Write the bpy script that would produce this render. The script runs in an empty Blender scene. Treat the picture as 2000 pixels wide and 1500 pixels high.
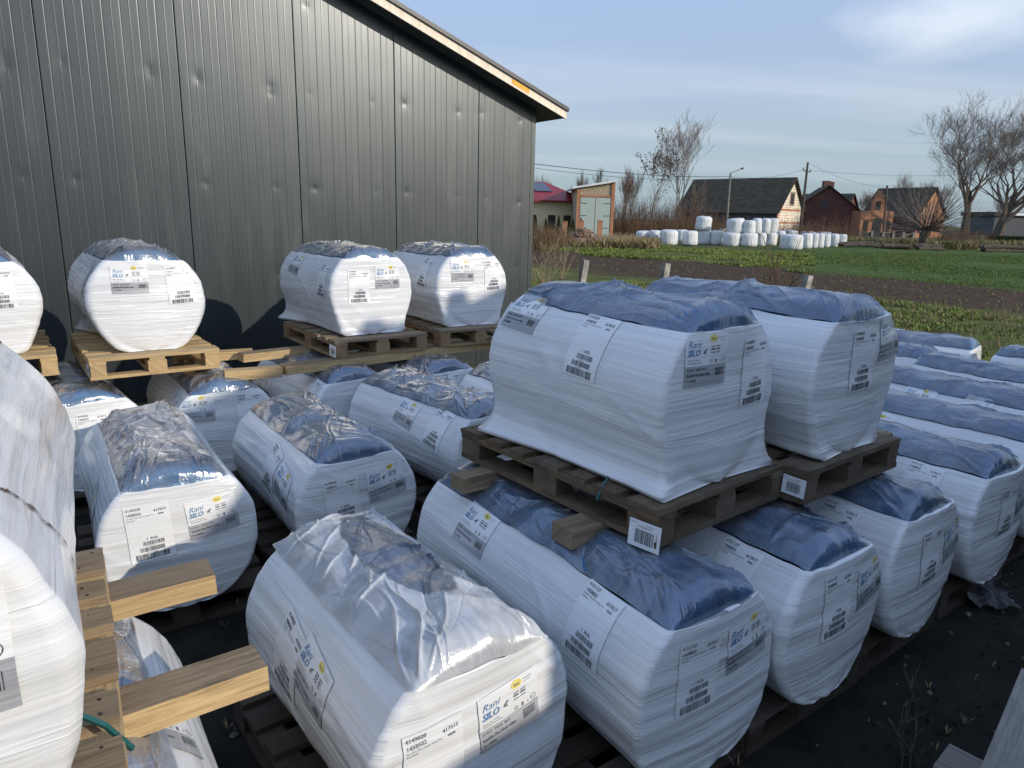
import bpy, math, random
import numpy as np
from mathutils import Vector, Matrix, noise
R = math.radians
sc = bpy.context.scene
COL = sc.collection

# ------------------------------------------------------------------ camera
CAM_F, CAM_P, CAM_R, CAM_H = 1370.0, R(13.5), R(1.35), 2.0
fw = Vector((0, math.cos(CAM_P), -math.sin(CAM_P)))
up0 = Vector((0, math.sin(CAM_P), math.cos(CAM_P)))
rt0 = Vector((1, 0, 0))
rt = rt0*math.cos(CAM_R) + up0*math.sin(CAM_R)
upv = up0*math.cos(CAM_R) - rt0*math.sin(CAM_R)
cd = bpy.data.cameras.new('camera'); cam = bpy.data.objects.new('camera', cd); COL.objects.link(cam)
cd.sensor_width = 36; cd.lens = CAM_F/2000*36; cd.clip_start = .05; cd.clip_end = 6000
m = Matrix((rt, upv, -fw)).transposed().to_4x4(); m.translation = (0, 0, CAM_H)
cam.matrix_world = m
sc.camera = cam

# ------------------------------------------------------------------ sun, sky, exposure
SUN_AZ, SUN_EL = R(118), R(21.2)          # clockwise from +Y
sd = bpy.data.lights.new('sun', 'SUN'); sun = bpy.data.objects.new('sun', sd); COL.objects.link(sun)
sd.energy = 3.25; sd.angle = R(.55); sd.color = (1, .90, .76)
sv = Vector((math.sin(SUN_AZ)*math.cos(SUN_EL), math.cos(SUN_AZ)*math.cos(SUN_EL), math.sin(SUN_EL)))
sun.rotation_euler = sv.to_track_quat('Z', 'Y').to_euler()
sun.location = sv*30
sc.view_settings.view_transform = 'Standard'; sc.view_settings.look = 'None'
sc.view_settings.gamma = 1; sc.view_settings.exposure = 0.12

def ray(px, py):
    return fw + rt*((px-1000)/CAM_F) - upv*((py-750)/CAM_F)
world = bpy.data.worlds.new('World'); sc.world = world; world.use_nodes = True
def build_world():
    nt = world.node_tree; N = nt.nodes; L = nt.links
    bg = N['Background']
    sky = N.new('ShaderNodeTexSky'); sky.sky_type = 'NISHITA'; sky.sun_disc = False
    sky.sun_elevation = SUN_EL; sky.sun_rotation = SUN_AZ
    sky.air_density = 1.0; sky.dust_density = 1.2; sky.ozone_density = 2.0; sky.altitude = 100
    tc = N.new('ShaderNodeTexCoord')
    sep = N.new('ShaderNodeSeparateXYZ'); L.new(tc.outputs['Generated'], sep.inputs[0])
    # project the view direction on a high flat cloud layer
    mx = N.new('ShaderNodeMath'); mx.operation = 'MAXIMUM'; L.new(sep.outputs[2], mx.inputs[0]); mx.inputs[1].default_value = .0
    ad = N.new('ShaderNodeMath'); ad.operation = 'ADD'; L.new(mx.outputs[0], ad.inputs[0]); ad.inputs[1].default_value = .09
    dv = N.new('ShaderNodeVectorMath'); dv.operation = 'DIVIDE'; L.new(tc.outputs['Generated'], dv.inputs[0])
    cb = N.new('ShaderNodeCombineXYZ')
    for k in range(3): L.new(ad.outputs[0], cb.inputs[k])
    L.new(cb.outputs[0], dv.inputs[1])
    mp = N.new('ShaderNodeMapping'); L.new(dv.outputs[0], mp.inputs[0])
    mp.inputs['Rotation'].default_value = (0, 0, R(-12)); mp.inputs['Scale'].default_value = (.28, 1.15, 0); mp.inputs['Location'].default_value = (1.7, .6, 0)
    n1 = N.new('ShaderNodeTexNoise'); L.new(mp.outputs[0], n1.inputs[0]); n1.inputs['Scale'].default_value = 1.0; n1.inputs['Detail'].default_value = 7; n1.inputs['Roughness'].default_value = .52; n1.inputs['Distortion'].default_value = .5
    rp = N.new('ShaderNodeValToRGB'); L.new(n1.outputs[0], rp.inputs[0])
    rp.color_ramp.elements[0].position = .44; rp.color_ramp.elements[0].color = (0, 0, 0, 1)
    rp.color_ramp.elements[1].position = .70; rp.color_ramp.elements[1].color = (.55, .55, .55, 1)
    mixc = N.new('ShaderNodeMixRGB'); L.new(rp.outputs[0], mixc.inputs[0]); veil = N.new('ShaderNodeMixRGB'); veil.inputs[0].default_value = .6; L.new(sky.outputs[0], veil.inputs[1]); veil.inputs[2].default_value = (4.1, 4.75, 5.9, 1); L.new(veil.outputs[0], mixc.inputs[1]); mixc.inputs[2].default_value = (5.2, 5.5, 6.2, 1)
    gr = N.new('ShaderNodeValToRGB'); L.new(sep.outputs[2], gr.inputs[0])
    gr.color_ramp.elements[0].position = .02; gr.color_ramp.elements[0].color = (.66, .76, .76, 1)
    gr.color_ramp.elements[1].position = .80; gr.color_ramp.elements[1].color = (1.0, 1.18, 1.45, 1)
    e2 = gr.color_ramp.elements.new(.12); e2.color = (.93, .95, .95, 1)
    e3 = gr.color_ramp.elements.new(.40); e3.color = (.95, 1.08, 1.30, 1)
    mg = N.new('ShaderNodeMixRGB'); mg.blend_type = 'MULTIPLY'; mg.inputs[0].default_value = 1; 
    cd_ = ray(1880, 30).normalized()
    sb = N.new('ShaderNodeVectorMath'); sb.operation = 'SUBTRACT'; L.new(tc.outputs['Generated'], sb.inputs[0]); sb.inputs[1].default_value = cd_
    sm_ = N.new('ShaderNodeMapping'); L.new(sb.outputs[0], sm_.inputs[0]); sm_.inputs['Scale'].default_value = (9, 9, 26)
    ln = N.new('ShaderNodeVectorMath'); ln.operation = 'LENGTH'; L.new(sm_.outputs[0], ln.inputs[0])
    n2 = N.new('ShaderNodeTexNoise'); L.new(sm_.outputs[0], n2.inputs[0]); n2.inputs['Scale'].default_value = 1.6; n2.inputs['Detail'].default_value = 6
    sb2 = N.new('ShaderNodeMath'); sb2.operation = 'SUBTRACT'; L.new(n2.outputs[0], sb2.inputs[0]); L.new(ln.outputs['Value'], sb2.inputs[1])
    r3 = N.new('ShaderNodeMapRange'); L.new(sb2.outputs[0], r3.inputs[0]); r3.inputs[1].default_value = -.75; r3.inputs[2].default_value = .35; r3.inputs[3].default_value = 0; r3.inputs[4].default_value = .8
    mc = N.new('ShaderNodeMixRGB'); L.new(r3.outputs[0], mc.inputs[0]); L.new(mixc.outputs[0], mc.inputs[1]); mc.inputs[2].default_value = (6.4, 6.6, 6.9, 1)
    L.new(mc.outputs[0], mg.inputs[1]); L.new(gr.outputs[0], mg.inputs[2])
    L.new(mg.outputs[0], bg.inputs[0]); bg.inputs[1].default_value = .128
build_world()

# ------------------------------------------------------------------ helpers
def onz(px, py, z):
    d = ray(px, py); t = (z-CAM_H)/d.z
    return Vector((d.x*t, d.y*t, z))
def aty(px, py, Y):                        # the point of a pixel's sight line at depth Y
    d = ray(px, py); t = Y/d.y
    return Vector((d.x*t, Y, CAM_H + d.z*t))

def put(name, me, parent=None, loc=(0, 0, 0), rot=(0, 0, 0), label=None, cat=None, group=None, kind=None):
    o = bpy.data.objects.new(name, me); COL.objects.link(o)
    o.location = loc; o.rotation_euler = rot
    if parent: o.parent = parent
    if label: o['label'] = label
    if cat: o['category'] = cat
    if group: o['group'] = group
    if kind: o['kind'] = kind
    return o
def empty(name, loc=(0, 0, 0), rz=0, **k):
    return put(name, None, None, loc, (0, 0, rz), **k)
def copy_tree(o, parent=None):
    c = o.copy(); COL.objects.link(c); c.parent = parent
    for ch in [x for x in o.children]: copy_tree(ch, c)
    return c

class MB:
    def __init__(s): s.v = []; s.f = []; s.m = []; s.uv = []
    def quad(s, pts, mi=0, uv=None):
        b = len(s.v); s.v += [tuple(p) for p in pts]; s.f.append(tuple(range(b, b+len(pts)))); s.m.append(mi)
        s.uv.append(uv or [(0, 0)]*len(pts))
    def box(s, c, d, mi=0, mat=None, jit=0):
        # box centred c, dims d; uv u along its longest axis in metres
        ax = max(range(3), key=lambda k: d[k]); o = [k for k in range(3) if k != ax]
        P = {}
        for i in (-1, 1):
            for j in (-1, 1):
                for k in (-1, 1):
                    p = Vector((c[0]+i*d[0]/2, c[1]+j*d[1]/2, c[2]+k*d[2]/2))
                    if jit: p += Vector((random.uniform(-jit, jit), random.uniform(-jit, jit), random.uniform(-jit, jit)))
                    P[i, j, k] = p
        F = [[(-1,-1,-1),(-1,1,-1),(1,1,-1),(1,-1,-1)], [(-1,-1,1),(1,-1,1),(1,1,1),(-1,1,1)], [(-1,-1,-1),(1,-1,-1),(1,-1,1),(-1,-1,1)],
             [(1,1,-1),(-1,1,-1),(-1,1,1),(1,1,1)], [(-1,1,-1),(-1,-1,-1),(-1,-1,1),(-1,1,1)], [(1,-1,-1),(1,1,-1),(1,1,1),(1,-1,1)]]
        ou = random.random()*7
        for f in F:
            pts = [P[q] for q in f]; uv = []
            for p in pts:
                l = p - Vector(c)
                uv.append((l[ax]+ou, l[o[0]]*1.0 + l[o[1]]*1.0 + ou))
            if mat: pts = [mat @ p for p in pts]
            s.quad(pts, mi, uv)
    def tube(s, pts, rad, n=6, mi=0, cap=True):
        rings = []
        for i, p in enumerate(pts):
            a = pts[max(i-1, 0)]; b = pts[min(i+1, len(pts)-1)]
            t = (Vector(b)-Vector(a)).normalized()
            x = t.cross(Vector((.31, .17, .93))); 
            if x.length < 1e-3: x = t.cross(Vector((1, 0, 0)))
            x.normalize(); y = t.cross(x)
            r = rad[i] if hasattr(rad, '__len__') else rad
            base = len(s.v)
            for k in range(n):
                an = 2*math.pi*k/n; s.v.append(tuple(Vector(p)+x*r*math.cos(an)+y*r*math.sin(an)))
            rings.append(base)
        for i in range(len(rings)-1):
            for k in range(n):
                k2 = (k+1) % n
                s.f.append((rings[i]+k, rings[i]+k2, rings[i+1]+k2, rings[i+1]+k)); s.m.append(mi)
                s.uv.append([(k/n, i), (k2/n, i), (k2/n, i+1), (k/n, i+1)])
        if cap:
            for bs in (rings[0], rings[-1]):
                s.f.append(tuple(bs+k for k in range(n))); s.m.append(mi); s.uv.append([(0, 0)]*n)
    def grid(s, P, mi=0, UV=None, close=False):
        ny = len(P); nx = len(P[0]); b = len(s.v)
        for row in P: s.v += [tuple(p) for p in row]
        for j in range(ny-1):
            for i in range(nx-1 if not close else nx):
                i2 = (i+1) % nx
                s.f.append((b+j*nx+i, b+j*nx+i2, b+(j+1)*nx+i2, b+(j+1)*nx+i)); s.m.append(mi)
                if UV: s.uv.append([UV[j][i], UV[j][i+1] if i+1 < len(UV[j]) else UV[j][i2], UV[j+1][i+1] if i+1 < len(UV[j]) else UV[j+1][i2], UV[j+1][i]])
                else: s.uv.append([(0, 0)]*4)
    def mesh(s, name, mats, smooth=False):
        me = bpy.data.meshes.new(name); me.from_pydata(s.v, [], s.f)
        for mt in mats: me.materials.append(mt)
        me.polygons.foreach_set('material_index', s.m)
        ul = me.uv_layers.new(name='UVMap')
        flat = np.array([c for u in s.uv for p in u for c in p], dtype=np.float32)
        ul.data.foreach_set('uv', flat)
        if smooth: me.polygons.foreach_set('use_smooth', [True]*len(me.polygons))
        me.update(); return me
    def put(s, name, mats, parent=None, smooth=False, **k):
        return put(name, s.mesh(name, mats if isinstance(mats, (list, tuple)) else [mats], smooth), parent, **k)

# ------------------------------------------------------------------ materials
def newmat(name):
    mt = bpy.data.materials.new(name); mt.use_nodes = True
    nt = mt.node_tree; return mt, nt.nodes, nt.links, nt.nodes['Principled BSDF']
def simple(name, col, rough=.6, metal=0, spec=.5, emit=None):
    mt, N, L, b = newmat(name)
    b.inputs['Base Color'].default_value = (*col, 1); b.inputs['Roughness'].default_value = rough
    b.inputs['Metallic'].default_value = metal; b.inputs['Specular IOR Level'].default_value = spec
    return mt
def nz(N, L, vec, scale=5, detail=4, rough=.5, dist=0, map_scale=None, loc=None):
    if map_scale or loc:
        mp = N.new('ShaderNodeMapping'); L.new(vec, mp.inputs[0])
        if map_scale: mp.inputs['Scale'].default_value = map_scale
        if loc: mp.inputs['Location'].default_value = loc
        vec = mp.outputs[0]
    n = N.new('ShaderNodeTexNoise'); L.new(vec, n.inputs[0]); n.inputs['Scale'].default_value = scale
    n.inputs['Detail'].default_value = detail; n.inputs['Roughness'].default_value = rough; n.inputs['Distortion'].default_value = dist
    return n.outputs[0]
def ramp(N, L, fac, stops):
    r = N.new('ShaderNodeValToRGB'); L.new(fac, r.inputs[0]); e = r.color_ramp.elements
    while len(e) < len(stops): e.new(.5)
    for k, (p, c) in enumerate(stops):
        e[k].position = p; e[k].color = (*c, 1) if hasattr(c, '__len__') else (c, c, c, 1)
    return r.outputs[0]
def mixc(N, L, fac, a, b, mode='MIX'):
    m_ = N.new('ShaderNodeMixRGB'); m_.blend_type = mode
    for k, v in zip((0, 1, 2), (fac, a, b)):
        if hasattr(v, 'is_linked') or hasattr(v, 'links'): L.new(v, m_.inputs[k])
        elif k == 0: m_.inputs[0].default_value = v
        else: m_.inputs[k].default_value = (*v, 1)
    return m_.outputs[0]
def mth(N, L, op, a, b=None, clamp=False):
    m_ = N.new('ShaderNodeMath'); m_.operation = op; m_.use_clamp = clamp
    for k, v in zip((0, 1), (a, b)):
        if v is None: continue
        if hasattr(v, 'links'): L.new(v, m_.inputs[k])
        else: m_.inputs[k].default_value = v
    return m_.outputs[0]
def bump(N, L, b, h, strength=.3, dist=.01, prev=None):
    n = N.new('ShaderNodeBump'); L.new(h, n.inputs['Height']); n.inputs['Strength'].default_value = strength; n.inputs['Distance'].default_value = dist
    if prev is not None: L.new(prev, n.inputs['Normal'])
    if b is not None: L.new(n.outputs[0], b.inputs['Normal'])
    return n.outputs[0]
def tcout(N, which):
    t = N.new('ShaderNodeTexCoord'); return t.outputs[which]
def objrand(N, L, vec):                    # shift coordinates per object
    oi = N.new('ShaderNodeObjectInfo'); mm = N.new('ShaderNodeVectorMath'); mm.operation = 'SCALE'
    cb = N.new('ShaderNodeCombineXYZ')
    for k in range(3): L.new(oi.outputs['Random'], cb.inputs[k])
    L.new(cb.outputs[0], mm.inputs[0]); mm.inputs['Scale'].default_value = 37.
    a = N.new('ShaderNodeVectorMath'); L.new(vec, a.inputs[0]); L.new(mm.outputs[0], a.inputs[1]); return a.outputs[0]

def mat_wrap():
    mt, N, L, b = newmat('white_stretch_film')
    uv = objrand(N, L, tcout(N, 'UV'))
    s1 = nz(N, L, uv, 1, 7, .62, .6, (1.1, 48, 1))
    s2 = nz(N, L, uv, 1, 5, .6, .3, (.5, 110, 1), (3, 9, 0))
    mp = N.new('ShaderNodeMapping'); L.new(uv, mp.inputs[0]); mp.inputs['Rotation'].default_value = (0, 0, R(7)); mp.inputs['Scale'].default_value = (.9, 26, 1)
    s3 = nz(N, L, mp.outputs[0], 1, 4, .55, .5)
    mp4 = N.new('ShaderNodeMapping'); L.new(uv, mp4.inputs[0]); mp4.inputs['Rotation'].default_value = (0, 0, R(-16)); mp4.inputs['Scale'].default_value = (.8, 15, 1); mp4.inputs['Location'].default_value = (4, 2, 0)
    s4 = ramp(N, L, nz(N, L, mp4.outputs[0], 1, 3, .5, .9), [(.52, 0.), (.60, 1.), (.63, .2)])
    gls = nz(N, L, uv, 1, 4, .6, .4, (2.5, 60, 1), (7, 1, 0))
    lo = nz(N, L, uv, 2.2, 3, .5)
    st = mth(N, L, 'ADD', mth(N, L, 'MULTIPLY', s1, .5), mth(N, L, 'ADD', mth(N, L, 'MULTIPLY', s2, .25), mth(N, L, 'MULTIPLY', s3, .35)))
    c = ramp(N, L, st, [(.36, (.57, .585, .60)), (.50, (.67, .682, .685)), (.66, (.75, .755, .75))])
    c = mixc(N, L, mth(N, L, 'MULTIPLY', ramp(N, L, lo, [(.5, 0.), (.75, 1.)]), .14), c, (.42, .44, .46))
    sp = nz(N, L, uv, 34, 2, .5); c = mixc(N, L, mth(N, L, 'MULTIPLY', ramp(N, L, sp, [(.80, 0.), (.83, 1.)]), .6), c, (.16, .13, .10))
    L.new(c, b.inputs['Base Color'])
    L.new(ramp(N, L, gls, [(.38, .50), (.60, .16)]), b.inputs['Roughness'])
    b.inputs['Coat Weight'].default_value = .5; b.inputs['Coat Roughness'].default_value = .12
    p = bump(N, L, None, lo, .25, .03); p = bump(N, L, None, s3, .45, .008, p); p = bump(N, L, None, s4, .35, .005, p); bump(N, L, b, st, .42, .006, p)
    return mt
def mat_cap():
    mt, N, L, b = newmat('blue_roll_film')
    ob = objrand(N, L, tcout(N, 'Object'))
    n = nz(N, L, ob, 3, 5, .6, 1.2, (1, 2.2, 1))
    c = ramp(N, L, n, [(.3, (.016, .075, .18)), (.55, (.04, .16, .33)), (.8, (.12, .29, .46))])
    L.new(c, b.inputs['Base Color']); b.inputs['Roughness'].default_value = .25
    f = nz(N, L, ob, 9, 3, .5, 2.0, (1, 1.8, 1)); bump(N, L, b, f, .5, .02)
    return mt
def mat_clear(name, haze, haze_front, hole=None, tint=(.66, .68, .70), crease=.5, shine=1.6, rgh=.12):
    # see-through stretch film: mirror glints, milky where it is bunched
    mt, N, L, b = newmat(name); N.remove(b); out = N['Material Output']
    uv = tcout(N, 'UV'); ob = objrand(N, L, tcout(N, 'Object'))
    tr = N.new('ShaderNodeBsdfTransparent'); tr.inputs[0].default_value = (.93, .95, .96, 1)
    df = N.new('ShaderNodeBsdfPrincipled'); df.inputs['Base Color'].default_value = (*tint, 1); df.inputs['Roughness'].default_value = .30
    gl = N.new('ShaderNodeBsdfGlossy'); gl.inputs['Roughness'].default_value = rgh; gl.inputs[0].default_value = (1, 1, 1, 1)
    sep = N.new('ShaderNodeSeparateXYZ'); L.new(uv, sep.inputs[0])
    st = nz(N, L, ob, 1, 6, .6, 1.5, (14, 3.5, 5)); st2 = nz(N, L, ob, 1, 4, .6, .8, (5, 30, 5))
    cl = nz(N, L, ob, 4.5, 3, .5, .5)
    front = mth(N, L, 'SUBTRACT', 1, mth(N, L, 'DIVIDE', mth(N, L, 'ADD', sep.outputs[1], mth(N, L, 'MULTIPLY', mth(N, L, 'SUBTRACT', cl, .5), .16)), .2), True)   # 1 at the front edge
    hz = mth(N, L, 'ADD', mth(N, L, 'MULTIPLY', front, haze_front), mth(N, L, 'MULTIPLY', mth(N, L, 'SUBTRACT', 1, front), haze))
    k = mth(N, L, 'MULTIPLY', hz, ramp(N, L, st, [(.30, .35), (.62, 1.25)]), True)
    k = mth(N, L, 'ADD', k, mth(N, L, 'MULTIPLY', ramp(N, L, st2, [(.60, 0.), (.72, 1.)]), .18), True)
    if hole:
        hx, hy, sx, sy = hole
        dx = mth(N, L, 'DIVIDE', mth(N, L, 'SUBTRACT', sep.outputs[0], mth(N, L, 'ADD', hx, mth(N, L, 'MULTIPLY', mth(N, L, 'SUBTRACT', cl, .5), .12))), sx)
        dy = mth(N, L, 'DIVIDE', mth(N, L, 'SUBTRACT', sep.outputs[1], hy), sy)
        rr = mth(N, L, 'ADD', mth(N, L, 'MULTIPLY', dx, dx), mth(N, L, 'MULTIPLY', dy, dy))
        k = mth(N, L, 'MAXIMUM', mth(N, L, 'MULTIPLY', k, .45), mth(N, L, 'MULTIPLY', ramp(N, L, rr, [(.85, 0.), (1.0, 1.)]), ramp(N, L, st, [(.3, .62), (.6, .93)])))
    m1 = N.new('ShaderNodeMixShader'); L.new(k, m1.inputs[0]); L.new(tr.outputs[0], m1.inputs[1]); L.new(df.outputs[0], m1.inputs[2])
    lw = N.new('ShaderNodeFresnel'); lw.inputs[0].default_value = 1.6
    m2 = N.new('ShaderNodeMixShader'); L.new(mth(N, L, 'ADD', mth(N, L, 'MULTIPLY', lw.outputs[0], shine), .03, True), m2.inputs[0]); L.new(m1.outputs[0], m2.inputs[1]); L.new(gl.outputs[0], m2.inputs[2])
    mpr = N.new('ShaderNodeMapping'); L.new(ob, mpr.inputs[0]); mpr.inputs['Scale'].default_value = (1, .62, 1)
    rg = N.new('ShaderNodeTexNoise'); rg.noise_type = 'RIDGED_MULTIFRACTAL'; L.new(mpr.outputs[0], rg.inputs[0]); rg.inputs['Scale'].default_value = 3.6; rg.inputs['Detail'].default_value = 2.4; rg.inputs['Roughness'].default_value = .45; rg.inputs['Distortion'].default_value = .9
    bn0 = N.new('ShaderNodeBump'); bn0.inputs['Strength'].default_value = crease; bn0.inputs['Distance'].default_value = .02; L.new(rg.outputs[0], bn0.inputs['Height'])
    bn = N.new('ShaderNodeBump'); bn.inputs['Strength'].default_value = .35; bn.inputs['Distance'].default_value = .012; L.new(bn0.outputs[0], bn.inputs['Normal']); L.new(mth(N, L, 'ADD', st, mth(N, L, 'MULTIPLY', st2, .4)), bn.inputs['Height'])
    for s_ in (df, gl, lw): L.new(bn.outputs[0], s_.inputs['Normal'])
    L.new(m2.outputs[0], out.inputs[0]); return mt
def mat_wood(name, c1, c2, knot, grey=0, dirt=.0):
    mt, N, L, b = newmat(name); uv = objrand(N, L, tcout(N, 'UV'))
    g = nz(N, L, uv, 1, 8, .7, 2.2, (1.9, 34, 1)); lo = nz(N, L, uv, 1.5, 4, .55, .4)
    c = ramp(N, L, g, [(.38, c2), (.52, c1), (.66, tuple(min(1, x*1.25) for x in c1))])
    fg = nz(N, L, uv, 1, 6, .7, .4, (9, 160, 1)); c = mixc(N, L, .35, c, ramp(N, L, fg, [(.3, .35), (.7, 1.)]), 'MULTIPLY')
    kn = nz(N, L, uv, 1, 2, .4, .3, (5.5, 9, 1)); c = mixc(N, L, ramp(N, L, kn, [(.70, 0.), (.76, .85)]), c, knot)
    c = mixc(N, L, mth(N, L, 'MULTIPLY', ramp(N, L, lo, [(.40, 0.), (.70, 1.)]), grey), c, (.17, .15, .125))
    if dirt: c = mixc(N, L, mth(N, L, 'MULTIPLY', ramp(N, L, nz(N, L, uv, 4, 6, .7), [(.42, 0.), (.62, 1.)]), dirt), c, (.035, .028, .02))
    oi = N.new('ShaderNodeObjectInfo'); c = mixc(N, L, mth(N, L, 'MULTIPLY', oi.outputs['Random'], .35), c, c2)
    L.new(c, b.inputs['Base Color']); b.inputs['Roughness'].default_value = .78; b.inputs['Specular IOR Level'].default_value = .3
    bump(N, L, b, g, .35, .004); return mt
def mat_metal_wall():
    mt, N, L, b = newmat('grey_coated_steel'); ob = tcout(N, 'Object')
    n = nz(N, L, ob, .7, 3, .5); sm = nz(N, L, ob, 1, 5, .6, .5, (6, 6, .7))
    c = mixc(N, L, n, (.034, .045, .050), (.046, .056, .060)); c = mixc(N, L, mth(N, L, 'MULTIPLY', ramp(N, L, sm, [(.55, 0.), (.75, 1.)]), .25), c, (.13, .135, .13))
    L.new(c, b.inputs['Base Color']); b.inputs['Metallic'].default_value = .5
    b.inputs['Coat Weight'].default_value = .6; b.inputs['Coat Roughness'].default_value = .28
    L.new(ramp(N, L, sm, [(.3, .34), (.7, .44)]), b.inputs['Roughness'])
    bump(N, L, b, nz(N, L, ob, 1, 2, .4, 0, (2.2, 2.2, .5)), .08, .02); return mt
def mat_noise(name, c1, c2, scale=6, rough=.85, coord='Object', ms=None, bs=.3, bd=.02, detail=6, lo=.35, hi=.65):
    mt, N, L, b = newmat(name); v = tcout(N, coord)
    n = nz(N, L, v, scale, detail, .6, .3, ms); L.new(ramp(N, L, n, [(lo, c1), (hi, c2)]), b.inputs['Base Color'])
    b.inputs['Roughness'].default_value = rough; b.inputs['Specular IOR Level'].default_value = .25 if rough < .9 else .08
    if bs: bump(N, L, b, n, bs, bd)
    return mt
def mat_brick(name, c1, c2, mortar, w=.25, h=.075):
    mt, N, L, b = newmat(name); v = tcout(N, 'UV')
    bt = N.new('ShaderNodeTexBrick'); L.new(v, bt.inputs[0])
    bt.inputs['Color1'].default_value = (*c1, 1); bt.inputs['Color2'].default_value = (*c2, 1); bt.inputs['Mortar'].default_value = (*mortar, 1)
    bt.inputs['Scale'].default_value = 1; bt.inputs['Brick Width'].default_value = w; bt.inputs['Row Height'].default_value = h; bt.inputs['Mortar Size'].default_value = .1*h
    c = mixc(N, L, .5, bt.outputs[0], ramp(N, L, nz(N, L, v, .8, 5, .6), [(.3, .55), (.7, 1.1)]), 'MULTIPLY')
    L.new(c, b.inputs['Base Color']); b.inputs['Roughness'].default_value = .9; return mt
def mat_ground():
    mt, N, L, b = newmat('field_soil_and_grass'); ob = tcout(N, 'Object'); sep = N.new('ShaderNodeSeparateXYZ'); L.new(ob, sep.inputs[0])
    X, Y = sep.outputs[0], sep.outputs[1]
    w = mth(N, L, 'MULTIPLY', mth(N, L, 'SUBTRACT', nz(N, L, ob, .22, 6, .65), .5), 14.)
    q = mth(N, L, 'ADD', mth(N, L, 'ADD', Y, mth(N, L, 'MULTIPLY', X, 1.35)), w)
    fine = nz(N, L, ob, 3.5, 8, .7); mid = nz(N, L, ob, .9, 6, .65)
    soil = ramp(N, L, fine, [(.3, (.026, .016, .010)), (.6, (.080, .050, .029)), (.8, (.15, .105, .066))])
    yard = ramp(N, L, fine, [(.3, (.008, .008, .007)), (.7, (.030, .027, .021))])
    weed = ramp(N, L, mid, [(.35, (.070, .055, .030)), (.50, (.10, .115, .026)), (.68, (.16, .19, .035))])
    weed = mixc(N, L, .6, weed, ramp(N, L, fine, [(.3, .45), (.7, 1.25)]), 'MULTIPLY')
    crop = ramp(N, L, nz(N, L, ob, 2.2, 7, .75), [(.35, (.040, .065, .016)), (.65, (.085, .125, .022))])
    lawn = ramp(N, L, nz(N, L, ob, .5, 8, .75), [(.35, (.045, .050, .02)), (.60, (.085, .10, .03)), (.75, (.15, .13, .06))])
    far = ramp(N, L, nz(N, L, ob, .2, 8, .7), [(.35, (.10, .075, .035)), (.65, (.085, .085, .035))])
    def step(v, a, wd): return mth(N, L, 'DIVIDE', mth(N, L, 'SUBTRACT', v, a), wd, True)
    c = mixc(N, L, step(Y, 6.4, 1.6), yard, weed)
    c = mixc(N, L, step(q, 30, 3), c, soil)
    right = step(mth(N, L, 'SUBTRACT', X, mth(N, L, 'MULTIPLY', Y, .30)), 0, 3)
    c2 = mixc(N, L, right, weed, crop)
    c = mixc(N, L, step(q, 45, 2), c, c2)
    left = mth(N, L, 'SUBTRACT', 1, right)
    c = mixc(N, L, mth(N, L, 'MULTIPLY', step(q, 62, 8), left), c, lawn)
    c = mixc(N, L, step(Y, 62, 6), c, far)
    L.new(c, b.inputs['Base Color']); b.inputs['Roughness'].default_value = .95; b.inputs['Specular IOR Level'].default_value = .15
    bump(N, L, b, fine, .9, .10); return mt

M = {}
M['wrap'] = mat_wrap(); M['cap'] = mat_cap()
M['clear'] = mat_clear('clear_stretch_film', .15, .06, crease=.75, shine=1.0)
M['clear_grey'] = mat_clear('crinkled_clear_film', .40, .05, None, (.50, .51, .52), .8, 1.7, .13)
M['clear_heavy'] = mat_clear('milky_clear_film', .72, .10, None, (.42, .42, .425), .55, 1.0, .17)
M['clear_torn'] = mat_clear('torn_milky_film', .45, .85, (.03, .60, .13, .38), (.50, .51, .52), .40, 1.0, .2)
def mat_label(name, col, veil=.38):
    mt, N, L, b = newmat(name); ob = objrand(N, L, tcout(N, 'Object'))
    st = nz(N, L, ob, 1, 5, .6, .6, (2.5, 2.5, 95)); lo = nz(N, L, ob, 3.5, 3, .5)
    k = mth(N, L, 'MULTIPLY', mth(N, L, 'ADD', mth(N, L, 'MULTIPLY', ramp(N, L, st, [(.42, 0.), (.62, 1.)]), .6), mth(N, L, 'MULTIPLY', ramp(N, L, lo, [(.40, 0.), (.65, 1.)]), .5)), veil, True)
    L.new(mixc(N, L, k, col, (.70, .71, .715)), b.inputs['Base Color'])
    L.new(ramp(N, L, st, [(.4, .45), (.62, .18)]), b.inputs['Roughness']); b.inputs['Coat Weight'].default_value = .5; b.inputs['Coat Roughness'].default_value = .12
    bump(N, L, b, mth(N, L, 'ADD', st, lo), .4, .006); return mt
M['label_white'] = mat_label('label_paper', (.78, .79, .79), .3)
M['label_grey'] = mat_label('label_grey_print', (.30, .31, .33))
M['ink'] = mat_label('label_black_ink', (.04, .04, .05), .28)
M['ink_blue'] = mat_label('label_blue_ink', (.03, .18, .40), .28)
M['ink_yellow'] = mat_label('label_yellow_ink', (.74, .60, .04), .3)
LAB = [M['label_white'], M['label_grey'], M['ink'], M['ink_blue'], M['ink_yellow']]
M['pine'] = mat_wood('fresh_pine', (.56, .40, .20), (.38, .25, .115), (.20, .09, .04), .35)
M['pine_top'] = mat_wood('weathered_pine', (.30, .225, .14), (.17, .12, .07), (.09, .05, .03), .55, .12)
M['old_wood'] = mat_wood('dark_old_pallet_wood', (.17, .115, .065), (.085, .058, .034), (.05, .03, .02), .5, .55)
M['grey_wood'] = mat_wood('grey_old_plank', (.30, .28, .25), (.17, .155, .14), (.06, .05, .045), .6, .15)
M['steel'] = mat_metal_wall()
M['joint'] = simple('dark_panel_joint', (.015, .016, .017), .6)
M['trim_dark'] = simple('dark_roof_trim', (.035, .037, .040), .45)
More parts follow.
